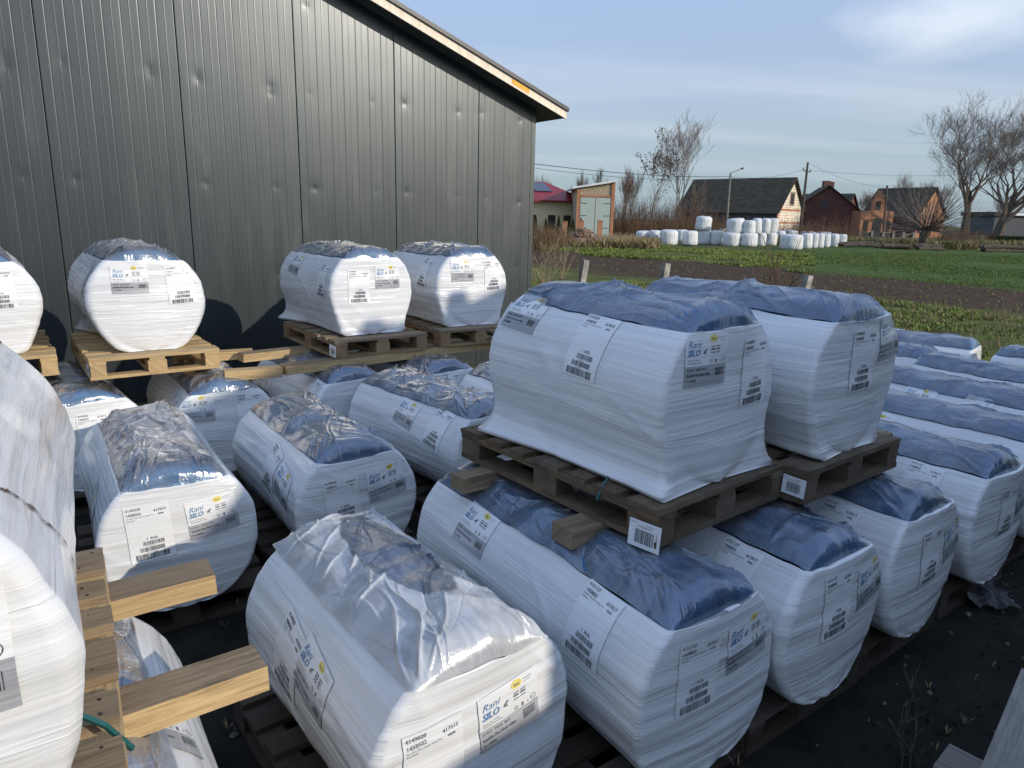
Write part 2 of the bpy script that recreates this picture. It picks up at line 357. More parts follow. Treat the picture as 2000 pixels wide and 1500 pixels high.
M['soffit'] = mat_noise('grey_soffit_board', (.10, .105, .105), (.13, .135, .135), 3, .6, bs=0)
M['fascia'] = mat_noise('raw_cream_fascia', (.70, .60, .47), (.82, .73, .60), 2, .6, ms=(8, 8, 1), bs=0)
M['foam'] = mat_noise('orange_foam', (.75, .36, .05), (.9, .5, .1), 8, .8)
M['ground'] = mat_ground()
M['nail'] = simple('rusty_nail_head', (.05, .03, .022), .6, .3)
M['zinc'] = simple('zinc_screw', (.35, .36, .37), .35, .8)
M['strap'] = simple('green_plastic_strap', (.01, .085, .08), .4)
M['concrete'] = mat_noise('weathered_concrete', (.20, .19, .165), (.42, .40, .35), 9, .9)
M['bark'] = mat_noise('dark_bark', (.05, .042, .034), (.15, .125, .10), 6, .95)
M['twig'] = mat_noise('bare_twigs', (.13, .105, .088), (.22, .18, .15), 2, .95, bs=0)
M['twig_red'] = simple('reddish_twigs', (.135, .085, .058), .9, spec=.2)
M['twig_dry'] = mat_noise('dry_stalks', (.26, .20, .12), (.42, .34, .22), 3, .95, bs=0)
M['brown_leaf'] = mat_noise('dead_leaves', (.10, .065, .04), (.19, .125, .075), 5, .9, bs=0)

# ------------------------------------------------------------------ printed labels
_tc = {}
def text_geo(t, size, shear=0, bold=0):
    k = (t, size, shear, bold)
    if k not in _tc:
        cu = bpy.data.curves.new('lettering', 'FONT'); cu.body = t; cu.size = size; cu.shear = shear; cu.offset = bold; cu.resolution_u = 2
        o = bpy.data.objects.new('lettering', cu); COL.objects.link(o)
        dg = bpy.context.evaluated_depsgraph_get(); dg.update(); me = o.evaluated_get(dg).to_mesh()
        _tc[k] = ([(v.co.x, v.co.y) for v in me.vertices], [tuple(p.vertices) for p in me.polygons])
        o.evaluated_get(dg).to_mesh_clear(); bpy.data.objects.remove(o); bpy.data.curves.remove(cu)
    return _tc[k]
class Art:                                  # flat artwork: (verts2d, faces, material index, layer)
    def __init__(s): s.a = []
    def rect(s, x0, y0, x1, y1, mi, layer, nx=1, ny=1):
        v = [(x0+(x1-x0)*i/nx, y0+(y1-y0)*j/ny) for j in range(ny+1) for i in range(nx+1)]
        f = [(j*(nx+1)+i, j*(nx+1)+i+1, (j+1)*(nx+1)+i+1, (j+1)*(nx+1)+i) for j in range(ny) for i in range(nx)]
        s.a.append((v, f, mi, layer))
    def text(s, t, x, y, size, mi=2, shear=0, bold=0):
        v, f = text_geo(t, size, shear, bold); s.a.append(([(a+x, b+y) for a, b in v], f, mi, 2))
    def ell(s, x, y, rx, ry, mi, layer=1, n=20):
        v = [(x+rx*math.cos(2*math.pi*k/n), y+ry*math.sin(2*math.pi*k/n)) for k in range(n)]; s.a.append((v, [tuple(range(n))], mi, layer))
    def ring(s, x, y, r, t, mi=2, n=14):
        v = [(x+q*math.cos(2*math.pi*k/n), y+q*math.sin(2*math.pi*k/n)) for k in range(n) for q in (r, r-t)]
        s.a.append((v, [(2*k, 2*((k+1) % n), 2*((k+1) % n)+1, 2*k+1) for k in range(n)], mi, 2))
    def bars(s, x0, y0, x1, y1, seed, n=30, mi=2):
        r = random.Random(seed); x = x0; st = (x1-x0)/(n*2)
        while x < x1-st:
            w = st*r.choice((.8, .8, 1.6, 2.4)); s.rect(x, y0, min(x+w, x1), y1, mi, 2); x += w+st*r.choice((.8, .8, 1.6))
def art_barcode(nums):
    a, bb, cc = nums; A = Art(); W, H = .185, .27
    A.rect(-W/2, -H/2, W/2, H/2, 0, 0, 8, 12)
    A.text(a, -W/2+.008, H/2-.022, .0175, bold=.0004); A.text(bb, -W/2+.008, H/2-.044, .0175, bold=.0004)
    A.text(cc, W/2-.066, H/2-.040, .0175, bold=.0004)
    A.text('RaniSilo Plus black white 9 x', -W/2+.008, H/2-.056, .0095); A.text('400M', W/2-.050, H/2-.057, .0105, bold=.0003)
    A.text('POLSKA', -W/2+.008, H/2-.068, .0095)
    A.text('--', -W/2+.008, H/2-.095, .009); A.text('--', -W/2+.008, H/2-.108, .009)
    A.text('1  ROL', -.020, -.035, .0165, bold=.0004)
    A.bars(-.035, -.062, .052, -.042, 3, 26); A.text('(01)06438061458', -.02, -.0685, .005)
    A.bars(-.050, -.091, .052, -.071, 5, 30); A.text('(37)1(10)'+cc, -.025, -.0975, .005)
    A.bars(-.072, -.128, .070, -.100, 7, 34)
    return A
def art_logo(cc):
    A = Art(); W, H = .225, .19; m_ = -H/2+.075
    A.rect(-W/2, m_, W/2, H/2, 0, 0, 8, 6); A.rect(-W/2, -H/2, W/2, m_, 1, 0, 8, 4)
    A.text('Rani', -W/2+.012, H/2-.050, .036, 3, .35); A.text('SILO', -W/2+.010, H/2-.078, .031, 3, .25, .0011)
    # small dark bird beside the logo
    bx, by = -W/2+.088, H/2-.072
    A.a.append(([(bx, by), (bx+.006, by+.010), (bx+.018, by+.017), (bx+.024, by+.013), (bx+.017, by+.011), (bx+.013, by+.003), (bx+.019, by-.003), (bx+.008, by-.001)], [(0, 1, 2, 3, 4, 5), (0, 5, 6, 7)], 2, 2))
    A.text('Jakosc dla rolnika', -W/2+.012, m_+.019, .0085); A.text('wysokiej jakosci folia', -W/2+.012, m_+.009, .0085)
    A.ell(.030, H/2-.020, .021, .0135, 4); A.text('Rani', .017, H/2-.025, .014, 2, .3); A.text('RANI PLAST', .056, H/2-.020, .0065); A.text('www.raniplast', .056, H/2-.028, .005)
    for r_ in range(3):
        for q in range(2): A.rect(.016+q*.027, H/2-.050-r_*.011, .038+q*.027, H/2-.0465-r_*.011, 2, 2)
    A.text('750', .018, H/2-.062, .011, bold=.0003); A.text('500', .045, H/2-.062, .011, bold=.0003)
    A.ring(.024, m_+.012, .0075, .001); A.ring(.024, m_+.012, .004, .001); A.rect(.046, m_+.005, .053, m_+.019, 2, 2); A.text('4', .067, m_+.007, .012)
    A.ring(.092, m_+.015, .011, .0014); A.text('Rani', .083, m_+.012, .008, 2, .3)
    A.text(cc+'   RANI  SILO', -W/2+.008, m_-.017, .012, bold=.0002); A.text('RaniSilo Plus black white', -W/2+.008, m_-.036, .0125, bold=.0005); A.text('9 x 400M', -W/2+.008, m_-.056, .0125, bold=.0004)
    A.bars(W/2-.062, m_-.042, W/2-.012, m_-.014, 11, 16)
    return A
def art_tag():
    A = Art(); A.rect(-.055, -.045, .055, .045, 0, 0, 2, 2); A.bars(-.032, -.030, .034, .016, 21, 22); A.text('4178 RANI SILO', -.03, .023, .008); A.text('417017', -.05, .034, .007); A.text('9 x 400 M', .0, .031, .007); return A
ARTS = {'bl': art_barcode(('4149020', '1458502', '417015')), 'br': art_barcode(('4151127', '1458835', '417017')),
        'll': art_logo('417015'), 'lr': art_logo('417017'), 'tag': art_tag()}
def label_mesh(name, art, fn, rot=0, cx=0, cy=0, sc_=1.0):
    """fn(u, v, off) -> 3D point"""
    mb = MB(); cr, sr = math.cos(rot), math.sin(rot)
    for v, f, mi, ly in art.a:
        b = len(mb.v)
        for (x, y) in v:
            x *= sc_; y *= sc_
            mb.v.append(tuple(fn(cx+x*cr-y*sr, cy+x*sr+y*cr, .0025+ly*.0006)))
        for q in f: mb.f.append(tuple(b+i for i in q)); mb.m.append(mi); mb.uv.append([(0, 0)]*len(q))
    return mb.mesh(name, LAB, True)

# ------------------------------------------------------------------ the wrapped rolls
EXP = 2.0
def nf(x, y, z): return noise.noise(Vector((x, y, z)))
def ridge(x, y, z): return 1-abs(nf(x, y, z))*2
class Roll:
    def __init__(s, W, H, L, seed, flare=(0, 0), rim=.88, rimdip=0, fold=1.0, res=1.0):
        s.W, s.H, s.L, s.seed, s.fl, s.zr, s.fold, s.res = W, H, L, seed, flare, rim*H, fold, res
        s.exl = {19: 3.0, 20: 2.7, 30: 2.8, 16: 2.3, 17: 2.3}.get(seed, 2.1); s.sd = seed*13.7; s.mid = {5: .85, 6: .8, 3: .6, 4: .6}.get(seed, .35)
    def hw(s, z):
        t = min(1, abs(z-s.H/2)/(s.H/2)); ex = EXP if z > s.H/2 else s.exl; return s.W/2*(1-t**ex)**(1/ex)
    def ez(s, x):
        t = min(1, abs(x)/(s.W/2)); return s.H/2+s.H/2*(1-t**EXP)**(1/EXP)
    def rimz(s, x, y):
        return s.zr + .014*nf(x*3+s.sd, y*3, 1.7) + .010*nf(x*11+s.sd, y*9, 5.)
    def disp(s, x, y, z):
        a = nf(x*1.1+s.sd, y*1.1, z*24)*.0042 + nf(x*3+s.sd, y*3+z*2.5, z*9+4)*.0065 + nf(x*1.3, y*1.3+s.sd, z*2.)*.011
        n2 = nf(x*2.2+s.sd*2, y*2.2-z*1.6, z*3.2+x*.8)
        a += max(0, 1-abs(n2)*9)*.0045*(.5+nf(x*2, y*2, z*2+5))
        return a
    def facey(s, x, z):                     # front face plane, slightly domed
        w = max(s.hw(z), .05); return .012 - .024*(1-min(1, (x/w)**2)) - .008*math.sin(math.pi*min(1, z/s.H))
    def point(s, seg, t, z):
        """seg 0 front (t -1..1), 1 right side (t 0..1 front to back), 2 back, 3 left side"""
        w = s.hw(z); q = z/s.H
        fl = max(0, (.34-q)/.34)**1.5
        r = min(.02, w*.4)
        if seg == 0:
            x = t*(w-r); y = s.facey(x, z); n = Vector((0, -1, 0)); p = Vector((x, y, z))
        elif seg == 2:
            x = -t*(w-r); y = s.L-s.facey(x, z); n = Vector((0, 1, 0)); p = Vector((x, y, z))
        else:
            sg = 1 if seg == 1 else -1
            yy = r+(s.L-2*r)*t if seg == 1 else s.L-r-(s.L-2*r)*t
            bow = math.sin(math.pi*yy/s.L)
            x = sg*(w - .012*bow*(1-abs(q-.5))); n = Vector((sg, 0, 0)); p = Vector((x, yy, z))
        if fl > 0:
            f0, f1 = s.fl
            tx = s.W/2*1.06; cyf = max(0, 1-abs(p.y)/.45); cyb = max(0, 1-abs(p.y-s.L)/.45)
            mf = s.mid; amt = min(1, fl*1.15)*max(f0*(mf+(1-mf)*cyf), f1*(mf+(1-mf)*cyb))
            if seg in (1, 3):
                p.x += (1 if seg == 1 else -1)*amt*max(0, tx-abs(p.x))
            else: 
                k = amt*max(0, (abs(t)-.86)/.14)**1.5
                p.x += k*max(0, tx-abs(p.x))*(1 if t > 0 else -1)*(1 if seg == 0 else -1)
                p.y += (-.03 if seg == 0 else .03)*k
        d = s.disp(p.x, p.y, z)
        return p + n*d
    def side_map(s, sg):
        zs = [s.H*k/200 for k in range(10, 190)]
        arc = [0]
        for a, b in zip(zs, zs[1:]): arc.append(arc[-1]+math.hypot(b-a, s.hw(b)-s.hw(a)))
        def fn(u, v, off, y0, z0):
            a0 = np.interp(z0, zs, arc); z = float(np.interp(a0+v, arc, zs)); y = y0-u if sg < 0 else y0+u
            t = (y-.02)/(s.L-.04)
            p = s.point(1, t, z) if sg > 0 else s.point(3, 1-t, z)
            dw = (s.hw(z+.004)-s.hw(z-.004))/.008; n = Vector((sg, 0, -dw*1.0)).normalized()
            return p + n*(off+.0012)
        return fn
    def front_map(s, u, v, off):
        w = s.hw(v); r = min(.02, w*.4); t = max(-1, min(1, u/(w-r)))
        p = s.point(0, t, v); p.x = u if abs(u) < w-r else p.x; p.y -= off+.0012
        return p
    def body(s, parent):
        nz_ = int(60*s.res); nfx = int(36*s.res); ns = int(60*s.res); nb = int(14*s.res)
        P, UV = [], []
        lat = [('0', -1+2*i/nfx) for i in range(nfx+1)]
        zz = [s.H*.5-s.H*.5*math.cos(math.pi*(.06+.94*k/nz_)) for k in range(nz_+1)]
        zz = [z for z in zz if z < s.zr]; zz = [0.004]+zz+[s.zr]
        for z in zz:
            row = [s.point(0, -1+2*i/nfx, z) for i in range(nfx+1)]
            row += [s.point(1, i/ns, z) for i in range(ns+1)]
            row += [s.point(2, -1+2*i/nb, z) for i in range(nb+1)]
            row += [s.point(3, i/ns, z) for i in range(ns+1)]
            if z == s.zr:
                for p in row: p.z = s.rimz(p.x, p.y)
            P.append(row); u = 0; ur = []
            per = [0, .7, .7+s.L, 1.4+s.L, 1.4+2*s.L]
            ur = [per[0]+.7*i/nfx for i in range(nfx+1)]+[per[1]+s.L*i/ns for i in range(ns+1)]+[per[2]+.7*i/nb for i in range(nb+1)]+[per[3]+s.L*i/ns for i in range(ns+1)]+[per[4]]
            UV.append([(a, z) for a in ur])
        # rim rolled a little inwards
        top = P[-1]; ins = []
        for p in top: ins.append(Vector((p.x*.93, s.L/2+(p.y-s.L/2)*.955, p.z-.012)))
        P.append(ins); UV.append([(a, s.zr+.03) for a, _ in UV[-1]])
        mb = MB(); mb.grid(P, 0, UV, close=True)
        return mb.put('white_wrap', M['wrap'], parent, True)
    def sheet(s, parent, name, mat, lift, amp, seed, nx, ny, drop=.016, edge=.085, grow=-.006):
        w = s.hw(s.zr)+grow; P, UV = [], []
        rr = random.Random(int(seed*10)); CR = []
        if name.startswith('clear') or amp:
            for k in range(int(46*s.fold)):
                sx = rr.choice((-1, 1))*w*rr.uniform(.55, 1.0); sy = rr.choice((0, s.L, rr.uniform(0, s.L), rr.uniform(0, s.L))); an = math.atan2(s.L/2-sy+rr.gauss(0, .30), -sx+rr.gauss(0, .12)); ln = rr.uniform(.12, .48)*(1 if rr.random() < .6 else 1.4)
                CR.append((sx, sy, math.cos(an), math.sin(an), ln, rr.uniform(.0035, .009), rr.choice((1, 1, -.6))*rr.uniform(.004, .013)*(1 if name.startswith('clear') else .45)))
        gx = -w+2*w*np.arange(nx+1)/nx; gy = s.L*np.arange(ny+1)/ny; GX, GY = np.meshgrid(gx, gy); CH = np.zeros_like(GX)
        for (cx, cy, dx, dy, ln, wd, am) in CR:
            u_ = (GX-cx)*dx+(GY-cy)*dy; v_ = -(GX-cx)*dy+(GY-cy)*dx; v_ = v_+.018*np.sin(u_*14+cx*40)
            CH += am*np.clip(1-np.abs(v_)/wd, 0, 1)**.8*np.clip(u_/.03, 0, 1)*np.clip((ln-u_)/(ln*.6), 0, 1)
            CH += am*.6*np.exp(-np.abs(v_)/(wd*5))*np.clip(u_/.05, 0, 1)*np.clip((ln-u_)/(ln*.6), 0, 1)
        for j in range(ny+1):
            ye = .008 if grow < 0 else -.013; y = ye+(s.L-2*ye)*j/ny; row = []; ur = []
            for i in range(nx+1):
                x = -w+2*w*i/nx
                qy = min(1, max(0, min(y-ye, s.L-ye-y))/edge); g = math.sqrt(max(0, 1-(1-qy)**2))
                qx = min(1, (w-abs(x))/.05)
                base = s.rimz(x, y)-drop
                h = base + (s.ez(x)-s.zr+drop)*g
                e = min(g, qx*.7+.3)
                X, Y = x*2.2+seed, y*1.6
                c = 0
                if amp:
                    wv = .6*nf(X*1.2, Y*1.2, 3.3)
                    c = (ridge(X*1.5+wv, Y*2.4+wv, .3)-.55)*1.0 + (ridge(X*3.2+wv*2, Y*2.4-wv*2, 7.)-.5)*.38 + nf(X*8, Y*6, 2.)*.10
                    c *= amp*e*.75
                c += CH[j, i]*e
                row.append((x, y, h+lift*e+c)); ur.append((x, y))
            P.append(row); UV.append(ur)
        mb = MB(); mb.grid(P, 0, UV); return mb.put(name, mat, parent, True)
    def build(s, loc, yaw, label, film='clear', capamp=.008, filmamp=.010, labels=(), group=None, tilt=(0, 0), num='l'):
        e = empty('wrapped_film_roll', loc, R(yaw), label=label, cat='film roll', group=group)
        e.rotation_euler = (R(tilt[0]), R(tilt[1]), R(yaw))
        s.body(e)
        k = s.res
        s.sheet(e, 'blue_roll_end', M['cap'], -.004 if film == 'clear' else -.016, capamp, s.sd, int(40*k), int(70*k), .022)
        s.sheet(e, 'clear_top_film', M[film], .010, filmamp*s.fold, s.sd+5.1, int(76*k), int(130*k), -.003 if film == 'clear_torn' else .006, grow=.004 if film == 'clear_torn' else -.003)
        for (kind, side, a, z, rot) in labels:
            art = ARTS[kind+num]
            nm = 'barcode_label' if kind == 'b' else 'logo_label'
            if side == 'F': fn = s.front_map; me = label_mesh(nm, art, fn, R(rot), a, z)
            else:
                sm = s.side_map(-1 if side == 'L' else 1)
                me = label_mesh(nm, art, lambda u, v, o: sm(u, v, o, a, z), R(rot), 0, 0)
            put(nm, me, e)
        return e

# ------------------------------------------------------------------ pallets and planks
PW = .84
def make_pallet(L, W, mats, label, seed, tags=()):
    rnd = random.Random(seed); random.seed(seed)
    e = empty('wooden_pallet', label=label, cat='pallet')
    t = .022; wd = M[mats[0]]; tp = M[mats[1]]
    n = 7; bw = [.145, .10, .10, .145, .10, .10, .145]
    gap = (L-sum(bw))/(n-1); y = 0
    for k in range(n):
        mb = MB(); mb.box((0, y+bw[k]/2, .133), (W+rnd.uniform(-.012, .012), bw[k]+rnd.uniform(-.006, .006), t), jit=.003)
        for sx in (-1, 0, 1):
            for sy in (-.25, .25):
                nx_, ny_ = sx*(W/2-.05)+rnd.gauss(0, .010), y+bw[k]*(.5+sy)+rnd.gauss(0, .006); mb.tube([(nx_, ny_, .142), (nx_, ny_, .1452)], .0036, 6, 1)
        mb.put('deck_board', [tp, M['nail']], e); y += bw[k]+gap
    for x in (-1, 0, 1):
        mb = MB(); mb.box((x*(W/2-.05), L/2, .111), (.098, L, t), jit=.0012); mb.put('stringer_board', wd, e)
        for yy in (.0725, L/2, L-.0725):
            mb = MB(); mb.box((x*(W/2-.05), yy, .061), (.094 if x else .12, .14, .078), jit=.0015); mb.put('block', wd, e)
        mb = MB(); mb.box((x*(W/2-.05), L/2, .011), (.098, L-.2, t), jit=.0012); mb.put('base_board', wd, e)
    for yy in (.05, L-.05):
        mb = MB(); mb.box((0, yy, .011), (W, .098, t), jit=.0012); mb.put('base_board', wd, e)
    return e
def plank(a, b, w, h, z, mats, label, group=None):
    """board from a to b (plan points on its centre line), underside at z"""
    a, b = Vector((*a, 0)), Vector((*b, 0)); L = (b-a).length; mb = MB()
    mb.box((L/2, 0, h/2), (L, w, h), jit=.003)
    for k in range(len(mb.f)):
        if k == 1: mb.m[k] = 1
    o = mb.put('wooden_plank', [M[mats[0]], M[mats[1]]], None, loc=(a.x, a.y, z), rot=(0, 0, math.atan2(b.y-a.y, b.x-a.x)), label=label, cat='plank', group=group)
    return o
def dirs(yaw): 
    y = R(yaw); return Vector((-math.sin(y), math.cos(y), 0)), Vector((math.cos(y), math.sin(y), 0))
def tag_on(p, x, y, z, ang, sc_=1.0):
    """paper tag standing on a vertical face, local pallet coordinates"""
    c, s_ = math.cos(R(ang)), math.sin(R(ang))
    me = label_mesh('paper_tag', ARTS['tag'], lambda u, v, o: Vector((x+u*c-s_*-o*1, y+u*s_+c*-o*1, z+v-.05*abs(u)*0)), R(-3), 0, 0, sc_)
    put('paper_tag', me, p)
ZU = 1.014; ZP = .87; ZG = .144

def strap(parent, pts):
    mb = MB(); mb.tube(pts, .006, 4); mb.put('green_strap', M['strap'], parent)

LB = lambda *a: a
upper = [
 # name, x, y, yaw, L, W, H, flare, film, labels, label text, tilt, num, seed, fold
 dict(x=-2.54, y=4.86, yaw=37, L=1.18, W=.74, H=.715, fl=(.30, .9), film='clear_heavy', lab=[('l','F',-.105,.505,0),('b','F',.215,.455,3),('b','L',.25,.5,-8)], text='sunlit wrapped roll by the grey wall, left of the bare planks', seed=1, pm=('pine','pine'), pl='bright new pine pallet beside the wall carrying one roll, its end grain blocks sunlit', num='l'),
 dict(x=-3.50, y=4.52, yaw=37, L=1.18, W=.74, H=.70, fl=(.5, .9), film='clear_heavy', lab=[('b','F',.14,.44,2),('l','F',-.13,.5,0)], text='sunlit wrapped roll against the wall cut off by the left edge of the photo', seed=2, pm=('pine','pine'), pl='bright pine pallet cut off at the left edge, under the leftmost wall roll', num='l'),
 dict(x=-1.16, y=5.78, yaw=37, L=1.18, W=.745, H=.71, fl=(.45, 1), film='clear_grey', lab=[('b','F',-.13,.40,0),('l','F',.125,.47,0),('l','L',.85,.53,-6),('b','L',.2,.44,-4)], text='wrapped roll by the wall, small shadow notch low on its sunlit face', seed=3, pm=('old_wood2','pine_top'), pl='brown pallet by the wall with a white tag on its near corner', num='l'),
 dict(x=-.37, y=6.36, yaw=34, L=1.16, W=.745, H=.70, fl=(.5, 1), film='clear_grey', lab=[('l','F',-.12,.50,0),('b','F',.20,.45,2),('b','L',.3,.47,-6)], text='wrapped roll nearest the wall corner, the lower right of its face in shadow', seed=4, pm=('old_wood2','pine_top'), pl='brown pallet nearest the wall corner, partly behind the big shaded roll', num='l'),
 dict(x=.80, y=2.57, yaw=39, L=1.02, W=.72, H=.685, fl=(.9, 1), film='clear', lab=[('l','F',-.145,.50,-1),('b','F',.175,.42,1),('l','L',.86,.575,-4),('b','L',.42,.50,-4)], text='large shaded roll wrapped in white film, front one of the two stacked on dark pallets', seed=5, pm=('old_wood','old_wood'), pl='dark old pallet with a white barcode tag on its near corner', num='l'),
 dict(x=1.50, y=2.98, yaw=38, L=1.10, W=.73, H=.675, fl=(.55, .6), film='clear', lab=[('b','F',-.02,.42,1),('l','F',.22,.50,4)], text='large shaded roll behind the front one, standing on the right dark pallet', seed=6, pm=('old_wood','old_wood'), pl='dark old pallet on the right, a paper tag on its left edge', num='l'),
 dict(x=-.893, y=.64, yaw=32, L=1.22, W=.75, H=.72, fl=(.4, .4), film='clear_heavy', lab=[('l','F',.19,.44,0)], text='very near wrapped roll at the left edge, brown dirt line across its side', seed=7, pm=('pine','pine_top'), pl='pine pallet under the very near roll at the left edge', num='l'),
]
M['old_wood2'] = mat_wood('brown_pallet_wood', (.36, .235, .12), (.22, .135, .07), (.10, .05, .03), .3, .2)
roll_objs = {}
for i, d in enumerate(upper):
    near = i in (4, 5, 6)
    r = Roll(d['W'], d['H'], d['L'], d['seed'], d['fl'], fold=1.0, res=1.5 if near else 1.0)
    e = r.build((d['x'], d['y'], ZU+.001), d['yaw'], d['text'], d['film'], .004 if near else .006, .005 if near else .011, d['lab'], group='rolls stacked on the upper level', num=d['num'])
    roll_objs[d['seed']] = (r, e)
    a, l = dirs(d['yaw'])
    PL = 1.2
    off = {5: .06, 7: -.04, 1: .13, 2: .13, 3: .17, 4: .15}.get(d['seed'], .05)
    p = make_pallet(PL, .82, d['pm'], d['pl'], 50+i)
    p.location = Vector((d['x'], d['y'], ZP)) - a*off; p.rotation_euler = (0, 0, R(d['yaw'])); p['group'] = 'pallets on the upper level'
    if d['seed'] == 5: tag_on(p, -.385, -.004, .045, 0) if False else tag_on(p, -.415, .05, .035, -78, 1.15)
    if d['seed'] == 3: tag_on(p, -.414, .05, .06, -86)
    if d['seed'] == 6: tag_on(p, -.414, .05, .07, -86, .9)
    if d['seed'] == 1: tag_on(p, -.414, .05, .07, -86, .8)
    if d['seed'] in (5, 3, 6): strap(e, [(-.37, .22, .03), (-.40, .22, -.005), (-.425, .22, -.05)])
    if d['seed'] == 7:
        sm = r.side_map(1); mb = MB(); rd = random.Random(3); pr = None
        for k in range(90):
            u = -k/89*.17-.004*math.sin(k*.5); v = .13-.33*k/89+rd.gauss(0, .002); w_ = .0012+abs(rd.gauss(.0, .0028))
            q = [Vector(sm(-u-w_*.5, v-w_, .0016, .17, .50)), Vector(sm(-u+w_*.5, v+w_, .0016, .17, .50))]
            if pr and k % 11 != 4: mb.quad([pr[0], q[0], q[1], pr[1]])
            pr = q
        mb.put('dirt_streak', simple('brown_dirt', (.10, .05, .025), .9), e)
    if d['seed'] == 7: strap(e, [(.30, .36, .10), (.38, .36, .02), (.42, .36, -.05)])

# lower level rolls: standing on pallets on the ground
lower = [
 dict(x=-2.78, y=4.42, yaw=40, L=1.18, lab=[('b','F',.02,.40,0),('l','F',.24,.42,0)], text='lower roll under the bright pallets at the left, a strip of its face sunlit', film='clear_grey', seed=11),
 dict(x=-2.03, y=4.80, yaw=35, L=1.15, lab=[('l','F',-.19,.50,0),('b','F',.16,.44,2),('b','L',.22,.44,-8)], text='lower roll below the right end of the bright pine pallet', film='clear_grey', seed=12),
 dict(x=-1.20, y=5.26, yaw=42, L=1.20, lab=[('b','F',.12,.42,0),('b','L',.18,.50,-8),('l','L',.95,.42,-8)], text='lower roll in shade directly under the pallet with the small white tag', film='clear_grey', seed=13),
 dict(x=-.50, y=5.62, yaw=42, L=1.18, lab=[('b','F',-.02,.46,0)], text='lower roll in shade under the two pallets nearest the wall corner', film='clear_grey', seed=14),
 dict(x=.52, y=4.80, yaw=37, L=1.18, lab=[], text='lower roll mostly hidden behind the big front shaded roll, crinkled clear top', film='clear_grey', seed=15, fold=1.5),
 dict(x=-1.53, y=3.02, yaw=34, L=1.30, W=.70, H=.70, lab=[('b','F',-.13,.42,3),('l','F',.14,.44,6),('l','L',.38,.44,-10)], text='sunlit lower roll with a puffed clear grey hood, above the two pine planks', film='clear_heavy', seed=16, fold=1.9, res=1.4),
 dict(x=-.80, y=3.50, yaw=36, L=1.22, W=.69, H=.68, lab=[('b','F',-.10,.38,6),('l','F',.15,.44,8),('b','L',.50,.44,-14),('l','L',.26,.42,-14)], text='shaded middle roll with a silvery crumpled top and a blue end', film='clear_grey', seed=17, fold=1.9, res=1.4),
 dict(x=-.08, y=4.40, yaw=44, L=1.30, W=.72, lab=[('l','L',.62,.52,-8),('b','L',.26,.50,-8)], text='long shaded roll with crumpled silver top running behind the dark pallet', film='clear_grey', seed=18, fold=1.9, res=1.3),
 dict(x=-.065, y=1.77, yaw=38, L=1.04, W=.72, H=.69, lab=[('b','F',-.17,.36,3),('l','F',.09,.42,6),('b','L',.64,.40,-12),('l','L',.44,.43,-12)], text='large near roll in the foreground with a torn milky film top showing blue', film='clear_torn', seed=19, fold=1.15, res=2.2),
 dict(x=.70, y=2.07, yaw=35, L=1.52, W=.69, H=.69, lab=[('b','F',-.10,.42,0),('l','F',.15,.46,5),('l','L',1.08,.54,-4),('b','L',.30,.50,-4)], text='long shaded roll in the foreground with planks resting on its blue top', film='clear', seed=20, num='r', res=2.0),
 dict(x=1.29, y=2.47, yaw=36, L=1.5, W=.70, H=.69, lab=[('b','F',-.05,.44,2),('l','F',.21,.46,8),('b','L',.28,.50,-3)], text='shaded lower roll with blue top, just right of the long foreground one', film='clear', seed=21, num='r', res=1.4),
 dict(x=1.92, y=2.95, yaw=37, L=1.5, W=.70, H=.69, lab=[('b','F',-.02,.40,2),('l','F',.24,.42,8),('b','L',.30,.48,-3)], text='shaded lower roll below the right dark pallet, torn film at its right edge', film='clear', seed=22, num='r', res=1.2),
 dict(x=2.60, y=3.46, yaw=36, L=1.5, W=.70, H=.70, lab=[('b','F',.02,.40,2),('l','F',.25,.44,8),('b','L',.30,.50,-3)], text='shaded lower roll at the right edge standing just behind the dark pallets', film='clear', seed=23, num='r', res=1.2),
 dict(x=3.28, y=4.02, yaw=36, L=1.5, W=.70, H=.70, lab=[('b','F',.02,.40,2),('l','L',.95,.52,-3)], text='second roll behind the dark pallets along the right edge', film='clear', seed=24, num='r'),
 dict(x=3.95, y=4.62, yaw=36, L=1.5, W=.70, H=.70, lab=[('l','L',1.0,.55,-3),('b','L',.6,.54,-3)], text='third roll back in the right-hand row, a white label at its rim', film='clear', seed=25, num='r'),
 dict(x=4.65, y=5.30, yaw=36, L=1.4, W=.70, H=.70, lab=[], text='fourth roll back in the right-hand row, plain blue crumpled top', film='clear', seed=26, num='r'),
 dict(x=4.05, y=6.65, yaw=36, L=1.2, W=.70, H=.70, lab=[], text='small looking far roll beside the right dark stack, partly behind it', film='clear', seed=27, num='r'),
 dict(x=4.90, y=7.30, yaw=48, L=1.5, W=.74, H=.70, lab=[], text='farthest roll of the right-hand row, its right end sunlit', film='clear', seed=28, num='r'),
 dict(x=5.75, y=6.00, yaw=36, L=1.3, W=.72, H=.70, lab=[], text='far roll cut off at the right edge, only its blue top corner showing', film='clear', seed=29, num='r'),
 dict(x=-.72, y=.92, yaw=36, L=1.15, W=.74, H=.68, lab=[('l','R',.55,.60,-80)], text='lower roll at the bottom left, seen through its clear top beneath two planks', film='clear_grey', seed=30, fold=1.8, res=1.5),
]
for i, d in enumerate(lower):
    W, H = d.get('W', .72), d.get('H', .68)
    r = Roll(W, H, d['L'], d['seed'], (.15, .15), fold=d.get('fold', 1.0), res=d.get('res', 1.0))
    rr = random.Random(d['seed'])
    e = r.build((d['x'], d['y'], ZG+.001), d['yaw'], d['text'], d['film'], .008, .010 if d.get('res', 1) > 1 else .012, d['lab'],
                group='rolls standing on the lower level', num=d.get('num', 'l'), tilt=(0, 0))
    roll_objs[d['seed']] = (r, e)
